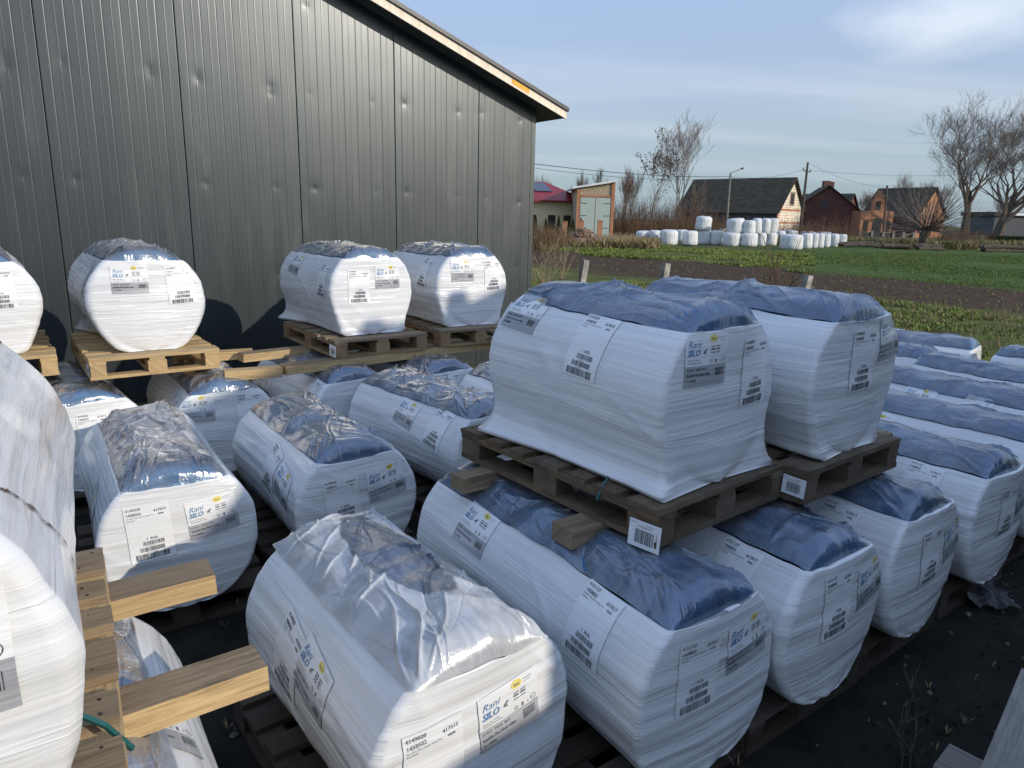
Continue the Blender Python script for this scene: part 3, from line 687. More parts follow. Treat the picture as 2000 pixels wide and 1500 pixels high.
M['ground_wood'] = mat_wood('darkest_pallet_wood', (.060, .042, .028), (.032, .022, .015), (.02, .012, .01), .4, .6)  # darker version of the old wood for pallets on the ground
protos = make_pallet(1.2, .80, ('ground_wood', 'ground_wood'), 'x', 99)
PT = {11: 'dark ground pallet below the half sunlit roll at the left', 12: 'dark ground pallet below the roll under the bright pine pallet', 13: 'dark ground pallet below the shaded roll near the wall',
      14: 'dark ground pallet deepest in the stack, near the wall corner', 15: 'dark ground pallet hidden behind the big front shaded roll', 16: 'dark ground pallet under the sunlit roll with the grey hood',
      17: 'dark ground pallet under the roll with silvery crumpled top', 18: 'dark ground pallet under the long roll with crumpled silver top', 19: 'dark ground pallet under the large near roll with torn top',
      20: 'dark ground pallet under the long foreground roll with planks on top', 21: 'brown ground pallet edge showing beneath the second roll of the right row', 22: 'brown ground pallet edge under the roll with torn film',
      23: 'ground pallet under the right edge roll just behind the dark pallets', 24: 'ground pallet under the second roll behind the dark pallets', 25: 'ground pallet under the third roll back on the right',
      26: 'ground pallet under the fourth roll back on the right', 27: 'ground pallet under the small looking far roll', 28: 'ground pallet under the farthest roll with the sunlit end', 29: 'ground pallet under the far roll at the right edge', 30: 'dark ground pallet under the bottom left roll'}
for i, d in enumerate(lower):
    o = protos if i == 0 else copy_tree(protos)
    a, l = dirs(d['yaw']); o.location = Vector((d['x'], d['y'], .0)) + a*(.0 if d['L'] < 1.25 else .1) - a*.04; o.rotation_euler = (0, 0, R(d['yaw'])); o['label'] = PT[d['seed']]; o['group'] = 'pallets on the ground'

# planks between the levels
def pl_px(p1, p2, z): a = onz(*p1, z); b = onz(*p2, z); return (a.x, a.y), (b.x, b.y)
G = 'planks laid across the lower rolls'
PH = .068; PZ = ZP-PH-.001
def plk(px, py, yaw, L, w, mats, label):     # from a visible right or left end
    e_ = onz(px, py, ZP); a, l = dirs(yaw); s_ = Vector((e_.x, e_.y, 0)); b = s_+l*L
    return plank((s_.x, s_.y), (b.x, b.y), w, PH, PZ, mats, label, G)
plk(893, 930, 36, 2.5, .11, ('pine_top', 'pine_top'), 'weathered plank end poking out from the dark pallet, farther from the camera')
plk(1098, 1030, 36, 2.35, .12, ('pine_top', 'pine_top'), 'weathered plank end poking out below the dark pallet, nearest the barcode tag')
plk(520-12, 1278, 36, -1.1, .125, ('pine', 'pine_top'), 'nearer of the two sunlit planks sticking out at the left')
plk(412, 1105, 36, -1.2, .125, ('pine', 'pine_top'), 'farther of the two sunlit planks sticking out at the left')
plk(549, 715, 28, -.40, .11, ('pine', 'pine'), 'long bright plank under the front of the bright pallets, with red marks')
plk(552, 713, 41, 2.4, .12, ('pine', 'pine_top'), 'plank running under the front of the brown pallets by the wall')
plk(493, 682, 26, -.6, .11, ('pine', 'pine'), 'bright plank end behind the long bright one, nearer the wall')
plk(470, 690, 41, 2.6, .11, ('pine', 'pine_top'), 'rear plank crossing the gap towards the brown pallets')
# nearest front corner: loose boards and the bit of a roll at the lower right
pa, pb = pl_px((1838, 1478), (1960, 1540), .10)
plank(pa, pb, .17, .03, .08, ('grey_wood', 'grey_wood'), 'grey weathered board end at the lower right corner')
pa, pb = pl_px((1985, 1560), (2062, 1330), .42)
o = plank(pa, pb, .20, .03, .39, ('grey_wood', 'grey_wood'), 'wide grey weathered board top along the right edge of the lower right corner')
for q in (pa, pb):
    pass

# ------------------------------------------------------------------ the dark metal shed
Y0 = 6.8; MOD = .171*Y0
W0 = Vector((-.637*Y0, Y0, 0)); WD = Vector((.141, .097, 0)).normalized(); WN = Vector((WD.y, -WD.x, 0))   # WN towards the camera
T_END = 4.76; SL = -.352; EAVE = 3.385
def wp(t, z, out=0): return W0 + WD*(t*MOD) + WN*out + Vector((0, 0, z))
def wtop(t): return EAVE + (t-T_END)*MOD*SL
DENT = []
for px, py in [(377, 345), (375, 362), (122, 118), (122, 127), (292, 132), (294, 145), (385, 145), (386, 155), (528, 168), (529, 182), (597, 10), (605, 182), (45, 344), (148, 350), (313, 352), (402, 358), (540, 365), (615, 368), (727, 198), (790, 202), (895, 218), (940, 220), (735, 372), (795, 375), (893, 382), (950, 385), (12, 130), (10, 112), (1016, 235), (548, 535), (360, 404), (1013, 395), (1010, 520)][2:]:
    d = ray(px, py); o = Vector((0, 0, CAM_H)); tt = ((W0-o).dot(WN))/d.dot(WN); P = o+d*tt
    DENT.append(((P-W0).dot(WD)/MOD, P.z, random.Random(px*py).uniform(.15, 1)))
def build_shed():
    e = empty('metal_shed', W0, 0, label='tall shed clad in dark grey vertical metal panels with a sloping roof edge', cat='shed')
    inv = Matrix.Translation(-W0)
    mb = MB(); T0 = -4
    zs = np.linspace(0, 1, 190)
    random.seed(4)
    for k in range(T0, 5):
        t1 = min(k+1, T_END)
        mb.v = []; mb.f = []; mb.m = []; mb.uv = []
        n = 15; cols = [(k+.0015, -.020), (k+.0035, -.001), (k+.0055, 0), (k+.010, 0)]
        for i in range(n):
            a = k+.010+(i+1)*(.98)/n
            if a > t1-.02: break
            dp = -.0014 if i % 2 == 0 else .0007
            for q in (.30, .62): cols.append((a-(1-q)*.98/n, 0))
            cols += [(a-.0075, 0), (a-.0048, 0), (a-.0012, dp), (a+.0012, dp), (a+.0048, 0), (a+.0075, 0)]
        cols += [(t1-.010, 0), (t1-.0055, 0), (t1-.0035, -.001), (t1-.0015, -.02)] if k < 4 else [(t1, 0)]
        P = []
        for zq in zs:
            row = []
            for t, dp in cols:
                z = zq*wtop(t)
                w = .0022*nf(t*1.6, z*.5, 1.)+.0004*nf(t*9., z*.35, 4.)+.0006*nf(t*4, z*2.2, 9)
                for (dt, dz, am) in DENT:
                    r2 = ((t-dt)*MOD)**2+(z-dz)**2
                    if r2 < .04: w -= am*(.0034*math.exp(-r2/.0006)+.0018*math.exp(-r2/.005))
                row.append(inv @ wp(t, z, dp+w))
            P.append(row)
        mb.grid(P); mb.put('wall_panel', M['steel'], e, True)
    mb = MB(); mb.quad([inv @ wp(T0, 0, -.035), inv @ wp(T_END, 0, -.035), inv @ wp(T_END, wtop(T_END), -.035), inv @ wp(T0, wtop(T0), -.035)]); mb.put('backing_wall', M['joint'], e)
    # side wall going away from the corner
    mb = MB(); c = inv @ wp(T_END, 0, -.001); cz = wtop(T_END)
    mb.quad([c, c-WN*14, c-WN*14+Vector((0, 0, cz)), c+Vector((0, 0, cz))]); mb.put('side_wall', M['steel'], e)
    # corner flashing
    mb = MB(); a = inv @ wp(T_END-.05, 0, .006); b = inv @ wp(T_END+.006, 0, .006); 
    mb.quad([a, b, b+Vector((0, 0, cz+.0)), a+Vector((0, 0, wtop(T_END-.05)))]); mb.quad([b, b-WN*.08, b-WN*.08+Vector((0, 0, cz)), b+Vector((0, 0, cz))]); mb.put('corner_flashing', M['steel'], e)
    # roof: soffit, fascia, sheet
    RO, EO = .27, .31
    te = T_END+EO/MOD
    def roofpt(t, out, dz): return inv @ (W0 + WD*(t*MOD) + WN*out + Vector((0, 0, wtop(t)+dz)))
    def slab(name, o0, o1, z0, z1, mat, ta=T0, tb=te):
        mb = MB(); A = [roofpt(ta, o0, z0), roofpt(tb, o0, z0), roofpt(tb, o1, z0), roofpt(ta, o1, z0)]; B = [roofpt(ta, o0, z1), roofpt(tb, o0, z1), roofpt(tb, o1, z1), roofpt(ta, o1, z1)]
        mb.quad(A[::-1]); mb.quad(B)
        for i in range(4): j = (i+1) % 4; mb.quad([A[i], A[j], B[j], B[i]])
        mb.put(name, mat, e)
    slab('soffit', -14, RO, .0, .02, M['soffit'])
    slab('fascia', RO-.018, RO+.004, -.012, .085, M['fascia'])
    slab('foam_patch', RO+.004, RO+.008, .018, .070, M['foam'], te-.76, te-.53)
    slab('fascia_strip', RO+.004, RO+.012, -.016, .004, M['fascia'])
    slab('roof_sheet', -14, RO+.03, .088, .135, M['trim_dark'], T0, te+.02)
    for (dt, dz, am) in DENT:
        if dz > wtop(dt)-.02: continue
        mb = MB(); c = inv @ wp(dt, dz, -.006*am); mb.tube([c-WN*.004, c+WN*.004], .006, 8); mb.put('screw_head', M['trim_dark'], e)
build_shed()

# ------------------------------------------------------------------ ground
def build_ground():
    mb = MB(); 
    xs = [-1500, -500, -200, -90, -50] + list(np.linspace(-30, 40, 71)) + [50, 70, 100, 200, 500, 1500]
    ys = [-300, -60, -20] + list(np.linspace(-6, 60, 89)) + [75, 100, 150, 250, 500, 1000, 3000]
    P = [[(x, y, (0 if y < 7 or y > 100 else min(1, (y-7)/5)*(.10*nf(x*.12, y*.12, 1)+.05*nf(x*.6, y*.6, 3)))-.0) for x in xs] for y in ys]
    mb.grid(P); mb.put('ground', M['ground'], None, True, kind='structure', label='dark soil yard and green field strips reaching the village')
build_ground()


# ------------------------------------------------------------------ unseen building added at the right, its roofline shaped to shade the yard
US = Vector((math.sin(SUN_AZ), math.cos(SUN_AZ), 0)); PS = Vector((-US.y, US.x, 0)); TEL = math.tan(SUN_EL)
M['shade_wall'] = mat_noise('dark_shade_building_wall', (.035, .037, .04), (.05, .052, .055), 3, .85, bs=0)  # wall of the added building, kept dark to cut bounced light
M['render'] = mat_noise('cream_render', (.50, .44, .33), (.60, .54, .42), 3, .85, bs=0)
M['roof_tile'] = mat_noise('dark_roof_tile', (.10, .05, .04), (.16, .08, .06), 6, .8)
M['glass'] = simple('window_glass', (.03, .04, .05), .08, spec=.8)
M['frame_w'] = simple('white_window_frame', (.7, .7, .68), .5)
def build_shade_building():
    U0 = 5.5
    e = empty('shade_building', US*U0, 0, label='unseen dark building added to the right, its stepped roofline shaped to cast the shade on the yard', cat='outbuilding')
    prof = [(-6.0, .55), (1.05, .62), (1.42, .84), (1.76, .80), (1.78, 1.25), (1.82, 1.44), (2.1, 1.62), (2.2, 1.72), (2.3, 2.02), (3.0, 2.27), (3.9, 2.42), (4.25, 2.50), (4.43, 2.51), (4.47, 2.60), (4.60, 2.58), (4.66, 2.52), (5.18, 2.46), (5.20, 2.66), (5.34, 2.65), (5.40, 2.52), (5.8, 2.60), (7.9, 1.4), (8.1, .30)]  # outline fitted to the shade edges; long low run added to darken
    pts = [(s_, h+TEL*U0) for s_, h in prof]
    mb = MB(); n = len(pts)
    A = [PS*s_+Vector((0, 0, z)) for s_, z in pts]; D = US*5
    g0, g1 = PS*pts[0][0], PS*pts[-1][0]
    mb.quad([g0]+A+[g1]); mb.quad(([g0+D]+[a+D-Vector((0, 0, .6)) for a in A]+[g1+D])[::-1])
    mb.quad([g0, g0+D, A[0]+D-Vector((0, 0, .6)), A[0]]); mb.quad([g1, A[-1], A[-1]+D-Vector((0, 0, .6)), g1+D])
    mb.put('wall', M['shade_wall'], e)
    mb = MB()
    for a, b in zip(A, A[1:]): mb.quad([a, a+D-Vector((0, 0, .6)), b+D-Vector((0, 0, .6)), b])
    mb.put('roof', M['roof_tile'], e)
    for s_ in (2.6, 4.3, 6.0):
        mb = MB(); c = PS*s_ - US*.02 + Vector((0, 0, 1.6)); m4 = Matrix((PS, US, Vector((0, 0, 1)))).transposed().to_4x4(); m4.translation = c
        mb.box((0, 0, 0), (.95, .06, 1.15), mat=m4); w = mb.put('window', M['frame_w'], e)
        mb = MB(); mb.box((-.22, -.035, 0), (.38, .02, 1.0), mat=m4); mb.box((.22, -.035, 0), (.38, .02, 1.0), mat=m4); mb.put('pane', M['glass'], w)
build_shade_building()

# ------------------------------------------------------------------ concrete fence posts
def post(px, ptop, Y, w, lean, label):
    b = aty(px, ptop, Y); e = MB(); H = b.z
    m4 = Matrix.Translation((b.x, b.y, 0)) @ Matrix.Rotation(R(lean), 4, 'Y') @ Matrix.Rotation(R(28), 4, 'Z')
    e.box((0, 0, H/2), (w, w, H), mat=m4, jit=.004); e.put('concrete_post', M['concrete'], None, label=label, cat='fence post', group='concrete posts of the old yard fence')
post(1121, 506, 10.6, .088, 7, 'short leaning concrete fence post nearest the shed corner')
post(1285, 513, 10.2, .090, 5, 'concrete fence post between the two shaded rolls, seen against the field')
post(1556, 536, 9.6, .10, 7, 'concrete fence post rising behind the right big roll, beside the red stemmed bush')

# ------------------------------------------------------------------ plants
def branchy(mbt, mbc, p, d, L, r, lev, rnd, spread=.5, upb=.25, nseg=4, thin=.012, kids=3, crook=.18):
    pts = [p.copy()]; rad = [r]; q = p.copy(); dd = d.copy()
    for i in range(nseg):
        dd = (dd + Vector((rnd.gauss(0, crook), rnd.gauss(0, crook), rnd.gauss(0, crook)*.6+upb*.2))).normalized()
        q = q + dd*L/nseg; pts.append(q.copy()); rad.append(max(thin*.6, r*(1-.6*(i+1)/nseg)))
    (mbt if lev == 0 else mbc).tube(pts, rad, 6 if lev == 0 else (4 if lev < 3 else 3), 0, False)
    if lev >= branchy.maxlev: return
    n = kids + rnd.randint(0, 2) + (2 if lev == 0 else 0)
    for k in range(n):
        f = rnd.uniform(.35, 1.0) if k else 1.0
        i = min(nseg-1, int(f*nseg)); bp = pts[i].lerp(pts[i+1], f*nseg-i) if i < nseg else pts[-1]
        dr = (pts[i+1]-pts[i]).normalized()
        sd_ = Vector((rnd.gauss(0, 1), rnd.gauss(0, 1), rnd.gauss(0, .5))); sd_ = (sd_-dr*sd_.dot(dr)).normalized()
        nd = (dr + sd_*spread*rnd.uniform(.6, 1.3) + Vector((0, 0, upb))).normalized()
        branchy(mbt, mbc, bp, nd, L*rnd.uniform(.60, .80), max(thin, rad[i]*rnd.uniform(.5, .68)), lev+1, rnd, spread, upb, 4 if lev < 2 else 3, thin, kids, crook)
def bare_tree(name, px, pbase, Y, Hh, r, seed, label, maxlev=5, spread=.5, kids=3, thin=.02, group=None, lean=(0, 0), frac=.42, crook=.12, mat='twig', upb=.3):
    b = aty(px, pbase, Y); b.z = 0; rnd = random.Random(seed); e = empty(name, b, 0, label=label, cat='tree' if 'tree' in name else 'shrub', group=group)
    t, c = MB(), MB(); branchy.maxlev = maxlev
    branchy(t, c, Vector((0, 0, 0)), Vector((lean[0], lean[1], 1)).normalized(), Hh*frac, r, 0, rnd, spread, upb, 5, thin, kids, crook)
    top = max(v[2] for v in c.v); k = Hh/top
    for m_ in (t, c): m_.v = [(x*k, y*k, z*k) for x, y, z in m_.v]
    t.put('trunk', M['bark'], e); c.put('crown', M[mat], e); return e
G2 = 'bare trees behind the field'
bare_tree('bare_tree', 1318, 440, 88, 15.0, .24, 3, 'slender tall bare tree left of the street lamp, the taller of the pair', 6, .62, 2, .012, G2, frac=.36, upb=.34, crook=.08)
leafy = bare_tree('bare_tree', 1268, 440, 84, 12.5, .24, 8, 'bare tree with clinging dead leaves, left beside the slender tall one', 6, .50, 2, .012, G2, frac=.45, upb=.4)
def clumps(e, cname, n, r, size, mat, rnd):
    c = [o for o in e.children if o.name.startswith('crown')][0]; vs = [v.co for v in c.data.vertices]; zt = max(v.z for v in vs); mb = MB()
    vs = [v for v in vs if v.z > zt*.35]
    for i in range(n):
        p = rnd.choice(vs) + Vector((rnd.gauss(0, r), rnd.gauss(0, r), rnd.gauss(0, r)))
        a = Vector((rnd.gauss(0, 1), rnd.gauss(0, 1), rnd.gauss(0, 1))).normalized()*size; b_ = a.cross(Vector((rnd.random(), rnd.random(), rnd.random()))).normalized()*size
        mb.quad([p-a, p+b_, p+a, p-b_])
    mb.put('dead_leaves', mat, e)
clumps(leafy, 'crown', 700, .12, .10, M['twig'], random.Random(5))
bare_tree('bare_tree', 1885, 446, 105, 20.5, .50, 21, 'huge bare spreading tree at the right, behind the pollard willow', 6, .85, 3, .009, G2, frac=.24, crook=.06, upb=.26)
bare_tree('bare_tree', 1950, 446, 98, 19.8, .50, 24, 'huge bare spreading tree nearest the right edge', 6, .85, 3, .009, G2, frac=.24, crook=.06, upb=.28, lean=(.04, 0))
for k, (px, H_, Y, sd_, tx) in enumerate([(1745, 12, 135, 31, 'thin bare tree behind the dark roof, left of the willow crown'), (1792, 11, 140, 32, 'thin bare tree directly above the willow head'), (1690, 9, 150, 33, 'smallest thin bare tree rising behind the red brick farmhouse'), (1965, 8, 120, 34, 'low bare tree in front of the grey hall at the right edge'), (1835, 10, 128, 35, 'thin bare tree between the willow and the huge trees')]):
    bare_tree('bare_tree', px, 442, Y, H_, .13, sd_, tx, 5, .55, 3, .011, G2, frac=.35, upb=.4)
for k, (px, H_, Y, sd_, tx) in enumerate([(1128, 8.2, 95, 41, 'bare treetops above the brick garage, leftmost clump'), (1165, 8.6, 96, 42, 'bare treetop directly above the garage roof'), (1215, 7.2, 80, 43, 'bare sapling just right of the garage'), (1235, 8.2, 84, 44, 'bare sapling midway from the garage to the leafy tree'), (1352, 6.5, 85, 45, 'bare sapling right of the slender tall tree'), (1075, 7.6, 95, 46, 'thin bare tree above the solar panels')]):
    bare_tree('bare_tree', px, 442, Y, H_, .10, sd_, tx, 4, .40, 4, .011, 'bare saplings by the garage', frac=.35, upb=.6)
# pollard willow
def willow():
    b = aty(1803, 474, 62); b.z = 0; e = empty('pollard_willow_tree', b, 0, label='pollard willow with a thick black head and long rods fanning out', cat='tree')
    rnd = random.Random(9); t = MB()
    t.tube([(0, 0, -.2), (.02, 0, .4), (-.04, 0, .9), (.03, 0, 1.3), (0, 0, 1.62), (0, 0, 1.85)], [.46, .36, .34, .40, .62, .30], 12, 0, True)
    for k in range(26):
        a = rnd.uniform(0, 6.28); q = Vector((math.cos(a)*rnd.uniform(.2, .6), math.sin(a)*rnd.uniform(.2, .6), 1.35+rnd.uniform(0, .5))); t.tube([q, q+Vector((math.cos(a)*.2, math.sin(a)*.2, .2))], [.15, .09], 6)
    t.put('trunk', M['bark'], e, True); c = MB()
    for k in range(210):
        a = rnd.uniform(0, 6.28); el = rnd.uniform(-.12, 1.45); L_ = rnd.uniform(2.2, 4.2)*(1 if el > .4 else 1.15)
        d = Vector((math.cos(a)*math.cos(el), math.sin(a)*math.cos(el), math.sin(el))); p = Vector((math.cos(a)*.35, math.sin(a)*.35, 1.6)); pts = [p]; rad = [.026]
        for j in range(5):
            d = (d+Vector((rnd.gauss(0, .06), rnd.gauss(0, .06), rnd.gauss(0, .05)-.03*(el < .3)))).normalized(); p = p+d*L_/5; pts.append(p.copy()); rad.append(.026*(1-.15*j))
            if j in (2, 3) and rnd.random() < .7: q = p+(d+Vector((rnd.gauss(0, .4), rnd.gauss(0, .4), .2))).normalized()*L_*.3; c.tube([p, q], [.014, .009], 3, 0, False)
        c.tube(pts, rad, 3, 0, False)
    c.put('crown', M['twig'], e)
willow()
# shrubs: upright many-stemmed scrub, four shapes copied
def scrub_proto(seed, H_, n, spread, mat, thin=.02):
    rnd = random.Random(seed); e = empty('bare_shrub', label='x', cat='shrub'); c = MB()
    for k in range(n):
        a = rnd.uniform(0, 6.28); rr = spread*math.sqrt(rnd.random()); p = Vector((math.cos(a)*rr, math.sin(a)*rr, 0)); d = Vector((rnd.gauss(0, .14), rnd.gauss(0, .14), 1)).normalized(); L_ = H_*rnd.uniform(.5, 1)
        pts = [p]; 
        for j in range(4): d = (d+Vector((rnd.gauss(0, .10), rnd.gauss(0, .10), .05))).normalized(); p = p+d*L_/4; pts.append(p.copy())
        c.tube(pts, [thin, thin*.9, thin*.8, thin*.6, thin*.4], 3, 0, False)
        for j in range(7):
            i = rnd.randint(0, 3); q = pts[i].lerp(pts[i+1], rnd.random()); q2 = q+Vector((rnd.gauss(0, .30), rnd.gauss(0, .30), .45)).normalized()*L_*rnd.uniform(.10, .28); c.tube([q, q2], [thin*.5, thin*.3], 3, 0, False)
    c.put('stems', M[mat], e); return e
P_ = [scrub_proto(61, 4.6, 90, 2.4, 'twig'), scrub_proto(62, 3.2, 110, 2.6, 'twig_red', .018), scrub_proto(63, 3.8, 90, 2.2, 'twig_red', .018), scrub_proto(64, 2.2, 150, 2.6, 'brown_leaf', .018)]
used = set()
def scrub(k, px, Y, sc_, label):
    o = P_[k] if k not in used else copy_tree(P_[k]); used.add(k)
    b = aty(px, 440, Y); o.location = (b.x, b.y, 0); o.rotation_euler = (0, 0, px*.7); o.scale = (sc_, sc_, sc_); o['label'] = label; o['group'] = 'scrub along the edge of the village'
SC = [(0,1205,84,1,'grey scrub touching the brick garage on its right'),(2,1222,80,1,'reddish scrub a little right of the garage'),(0,1245,82,1.1,'grey scrub under the left of the leafy bare tree'),(1,1262,78,1,'reddish scrub beneath the leafy bare tree'),(0,1288,80,1,'grey scrub between the two tallest trees at left'),(2,1305,76,1,'reddish scrub at the foot of the slender tall tree'),(1,1330,78,1.1,'reddish scrub right of the slender tall tree'),(0,1350,80,.95,'grey scrub in front of the barn roof left end'),(2,1372,78,.95,'reddish scrub above the single raised bale'),(1,1395,80,.9,'reddish scrub left of the street lamp'),(3,1385,72,.9,'low rusty scrub just behind the single raised bale'),(3,1412,73,.8,'low rusty scrub at the foot of the street lamp'),(3,1350,72,1,'low rusty scrub behind the left bales'),(3,1310,73,1,'low rusty scrub farther left behind the bales'),(3,1275,74,1,'low rusty scrub behind the leftmost bales'),(3,1235,76,.9,'low rusty scrub between garage and leftmost bale'),(1,1440,82,.75,'reddish scrub right of the street lamp before the dark barn wall'),
      (3,1545,80,.8,'low rusty scrub under the sunlit barn gable'),(3,1580,80,.85,'low rusty scrub at the foot of the leaning power pole'),(2,1560,84,.7,'reddish scrub right of the barn gable'),(3,1612,82,.8,'low rusty scrub left of the farmhouse'),(2,1600,86,.75,'thin reddish scrub before the dark farmhouse gable'),(2,1645,88,.8,'thin reddish scrub covering the farmhouse corner'),(3,1655,80,.75,'low rusty scrub by the right end of the bales'),(3,1845,70,.8,'low rusty scrub right of the willow'),(3,1870,74,.8,'second low rusty scrub right of the willow'),(3,1905,80,.75,'low rusty scrub beneath the huge trees')]
for a in SC: scrub(*a)
# near plants at the yard edge
def stalks(name, px, py, n, H_, sprd, mat, seed, label, curve=.15, thin=.004, kids=2):
    b = onz(px, py, 0); rnd = random.Random(seed); e = empty(name, b, 0, label=label, cat='bush'); c = MB()
    for k in range(n):
        a = rnd.uniform(0, 6.28); rr = sprd*.35*rnd.random(); p = Vector((math.cos(a)*rr, math.sin(a)*rr, 0)); d = Vector((math.cos(a)*rnd.uniform(0, sprd), math.sin(a)*rnd.uniform(0, sprd), 1)).normalized(); L_ = H_*rnd.uniform(.55, 1.05); pts = [p]
        for j in range(6): d = (d+Vector((rnd.gauss(0, curve), rnd.gauss(0, curve), rnd.gauss(0, curve*.4)))).normalized(); p = p+d*L_/6; pts.append(p.copy())
        c.tube(pts, [thin*(1-.12*j) for j in range(7)], 4, 0, False)
        for j in range(kids):
            i = rnd.randint(1, 5); q = pts[i]; dd = (pts[i+1]-pts[i]).normalized(); q2 = q+(dd+Vector((rnd.gauss(0, .5), rnd.gauss(0, .5), .1))).normalized()*L_*rnd.uniform(.12, .3); c.tube([q, q2], [thin*.6, thin*.3], 3, 0, False)
    c.put('stems', M[mat], e); return e
stalks('dry_bush', 1060, 590, 26, 1.6, .42, 'twig_dry', 71, 'pale dry bush of thin stems against the shed corner', .12, .0062, 5)
stalks('dry_bush', 1095, 545, 16, 1.9, .35, 'twig_dry', 72, 'tall pale dry stems just right of the shed corner, farther out', .10, .0068, 5)
stalks('red_stemmed_bush', 1515, 700, 26, 1.85, .34, 'twig_red', 73, 'thin red stemmed bush behind the right big roll', .06, .011, 2)
stalks('dry_bush', 1960, 640, 16, .8, .5, 'twig_dry', 74, 'pale dry grass stems at the right edge beyond the rolls', .16, .003, 3)
stalks('dead_weed', 1778, 1500, 5, .38, .2, 'bark', 75, 'dead weed standing in the dark yard at lower right', .1, .004, 8)

def blades(name, regions, label, mats, seed, kind='stuff'):
    rnd = random.Random(seed); mb = MB()
    for (n, gen, h, w, ms_) in regions:
        for i in range(n):
            x, y = gen(rnd)
            if x is None: continue
            g = 3+rnd.randint(0, 3); hh = h*rnd.uniform(.5, 1.3); mi = rnd.choice(ms_)
            for k in range(g):
                a = rnd.uniform(0, 6.28); ln = rnd.uniform(.2, .9); ww = w*rnd.uniform(.6, 1.3)
                bx, by = x+rnd.gauss(0, w*1.5), y+rnd.gauss(0, w*1.5)
                c_, s_ = math.cos(a), math.sin(a); p0 = Vector((bx, by, -.01)); p1 = p0+Vector((c_*ln*hh*.4, s_*ln*hh*.4, hh*.6)); p2 = p0+Vector((c_*ln*hh, s_*ln*hh, hh)); n_ = Vector((-s_, c_, 0))*ww
                mb.quad([p0-n_*.4, p0+n_*.4, p1+n_, p1-n_], mi); mb.quad([p1-n_, p1+n_, p2], mi)
    return mb.put(name, mats, None, kind=kind, label=label)
def in_strip(y0, y1, xl, xr, cond=None, pw=1.0):
    def g(r):
        for _ in range(20):
            t = r.random()**pw; y = y0+(y1-y0)*t; x = y*r.uniform(xl, xr)
            if cond is None or cond(x, y): return x, y
        return None, None
    return g
q_ = lambda x, y: y+1.35*x+ 3*nf(x*.2, y*.2, 0)
clump = lambda x, y: nf(x*.55, y*.55, 7) > -.12
W_ = [simple('weed_green', (.20, .24, .045), .6, spec=.3), simple('weed_olive', (.12, .15, .035), .6, spec=.3), simple('weed_dry', (.26, .20, .10), .8, spec=.2), simple('crop_green', (.11, .165, .03), .6, spec=.3), simple('dull_grass', (.022, .026, .012), .8, spec=.1)]
blades('weeds', [(13000, in_strip(8.6, 22, .02, .80, lambda x, y: q_(x, y) < 31 and clump(x, y)), .11, .013, (0, 0, 1, 2)),
                 (1500, in_strip(8.2, 20, .02, .80, lambda x, y: q_(x, y) < 33), .20, .004, (2, 1, 1)),
                 (9500, in_strip(24, 62, .02, .42, lambda x, y: 45 < q_(x, y) < 70 and clump(x*.5, y*.5)), .15, .022, (0, 0, 1)),
                 (700, in_strip(12, 40, .02, .75, lambda x, y: 32 < q_(x, y) < 45), .05, .014, (1, 1, 2))],
       'green and yellowing weeds growing between the yard and the bales', W_, 5)
blades('winter_crop', [(17000, in_strip(21, 52, .40, .80, lambda x, y: q_(x, y) > 46), .06, .012, (3, 3, 3, 1))], 'short bright green winter crop in the field at the right', W_, 6)
blades('dry_grass', [(3000, in_strip(46, 60, .02, .20), .55, .03, (2,)), (2500, in_strip(63, 74, .36, .78), .7, .035, (2, 2, 1)), (1500, in_strip(72, 85, .1, .75), .5, .05, (2, 1)), (500, in_strip(9.5, 14, .02, .12), .45, .008, (2,))],
       'pale dry grass around the rubble and along the far field edge', W_, 7)
blades('yard_grass', [(1300, lambda r: (r.uniform(1.4, 5), r.uniform(.8, 4.6)), .035, .0025, (4, 4, 4, 4, 2)), (300, lambda r: (r.uniform(-4, 1), r.uniform(1, 7)), .05, .003, (4, 2))], 'sparse grass tufts on the dark yard soil', W_, 8)
# ------------------------------------------------------------------ wrapped bales in the field
M['bale'] = mat_noise('white_bale_film', (.58, .59, .58), (.80, .80, .79), 3, .4, ms=(4, 4, .5), bs=.9, bd=.12)
def bale(px0, px1, pt, pb, lev, seed, label, rollx=0, Yo=0):
    Yb = onz((px0+px1)/2, pb if not lev else lev, 0).y + Yo
    c = aty((px0+px1)/2, pb, Yb); z0 = 0 if not lev else c.z
    w = (px1-px0)/1409*Yb; h = (pb-pt)/1409*Yb
    rnd = random.Random(seed); mb = MB(); n = 26; P = []
    lv = [(.0, .0), (.0, .80), (.06, .95), (.16, 1.0), (.35, 1.01), (.5, .985), (.7, 1.01), (.86, .985), (.95, .90), (1.0, .74), (1.02, .4), (1.01, 0.0)]
    for (t, rr) in lv:
        P.append([Vector((math.cos(2*math.pi*k/n)*w/2*rr*(1+.06*nf(k*.9, t*2, seed)), math.sin(2*math.pi*k/n)*w/2*rr*(1+.05*nf(k*.9, t*2, seed+9)), t*h+.05*nf(k*.7, t, seed+3)*(rr > .1)*(t > .2))) for k in range(n)])
    mb.grid(P, close=True)
    return mb.put('wrapped_bale', M['bale'], None, True, loc=(c.x, Yb, z0-.02), rot=(R(rollx), R(rnd.uniform(-4, 4)), rnd.uniform(0, 6)), label=label, cat='bale', group='white silage bales stacked in the field')
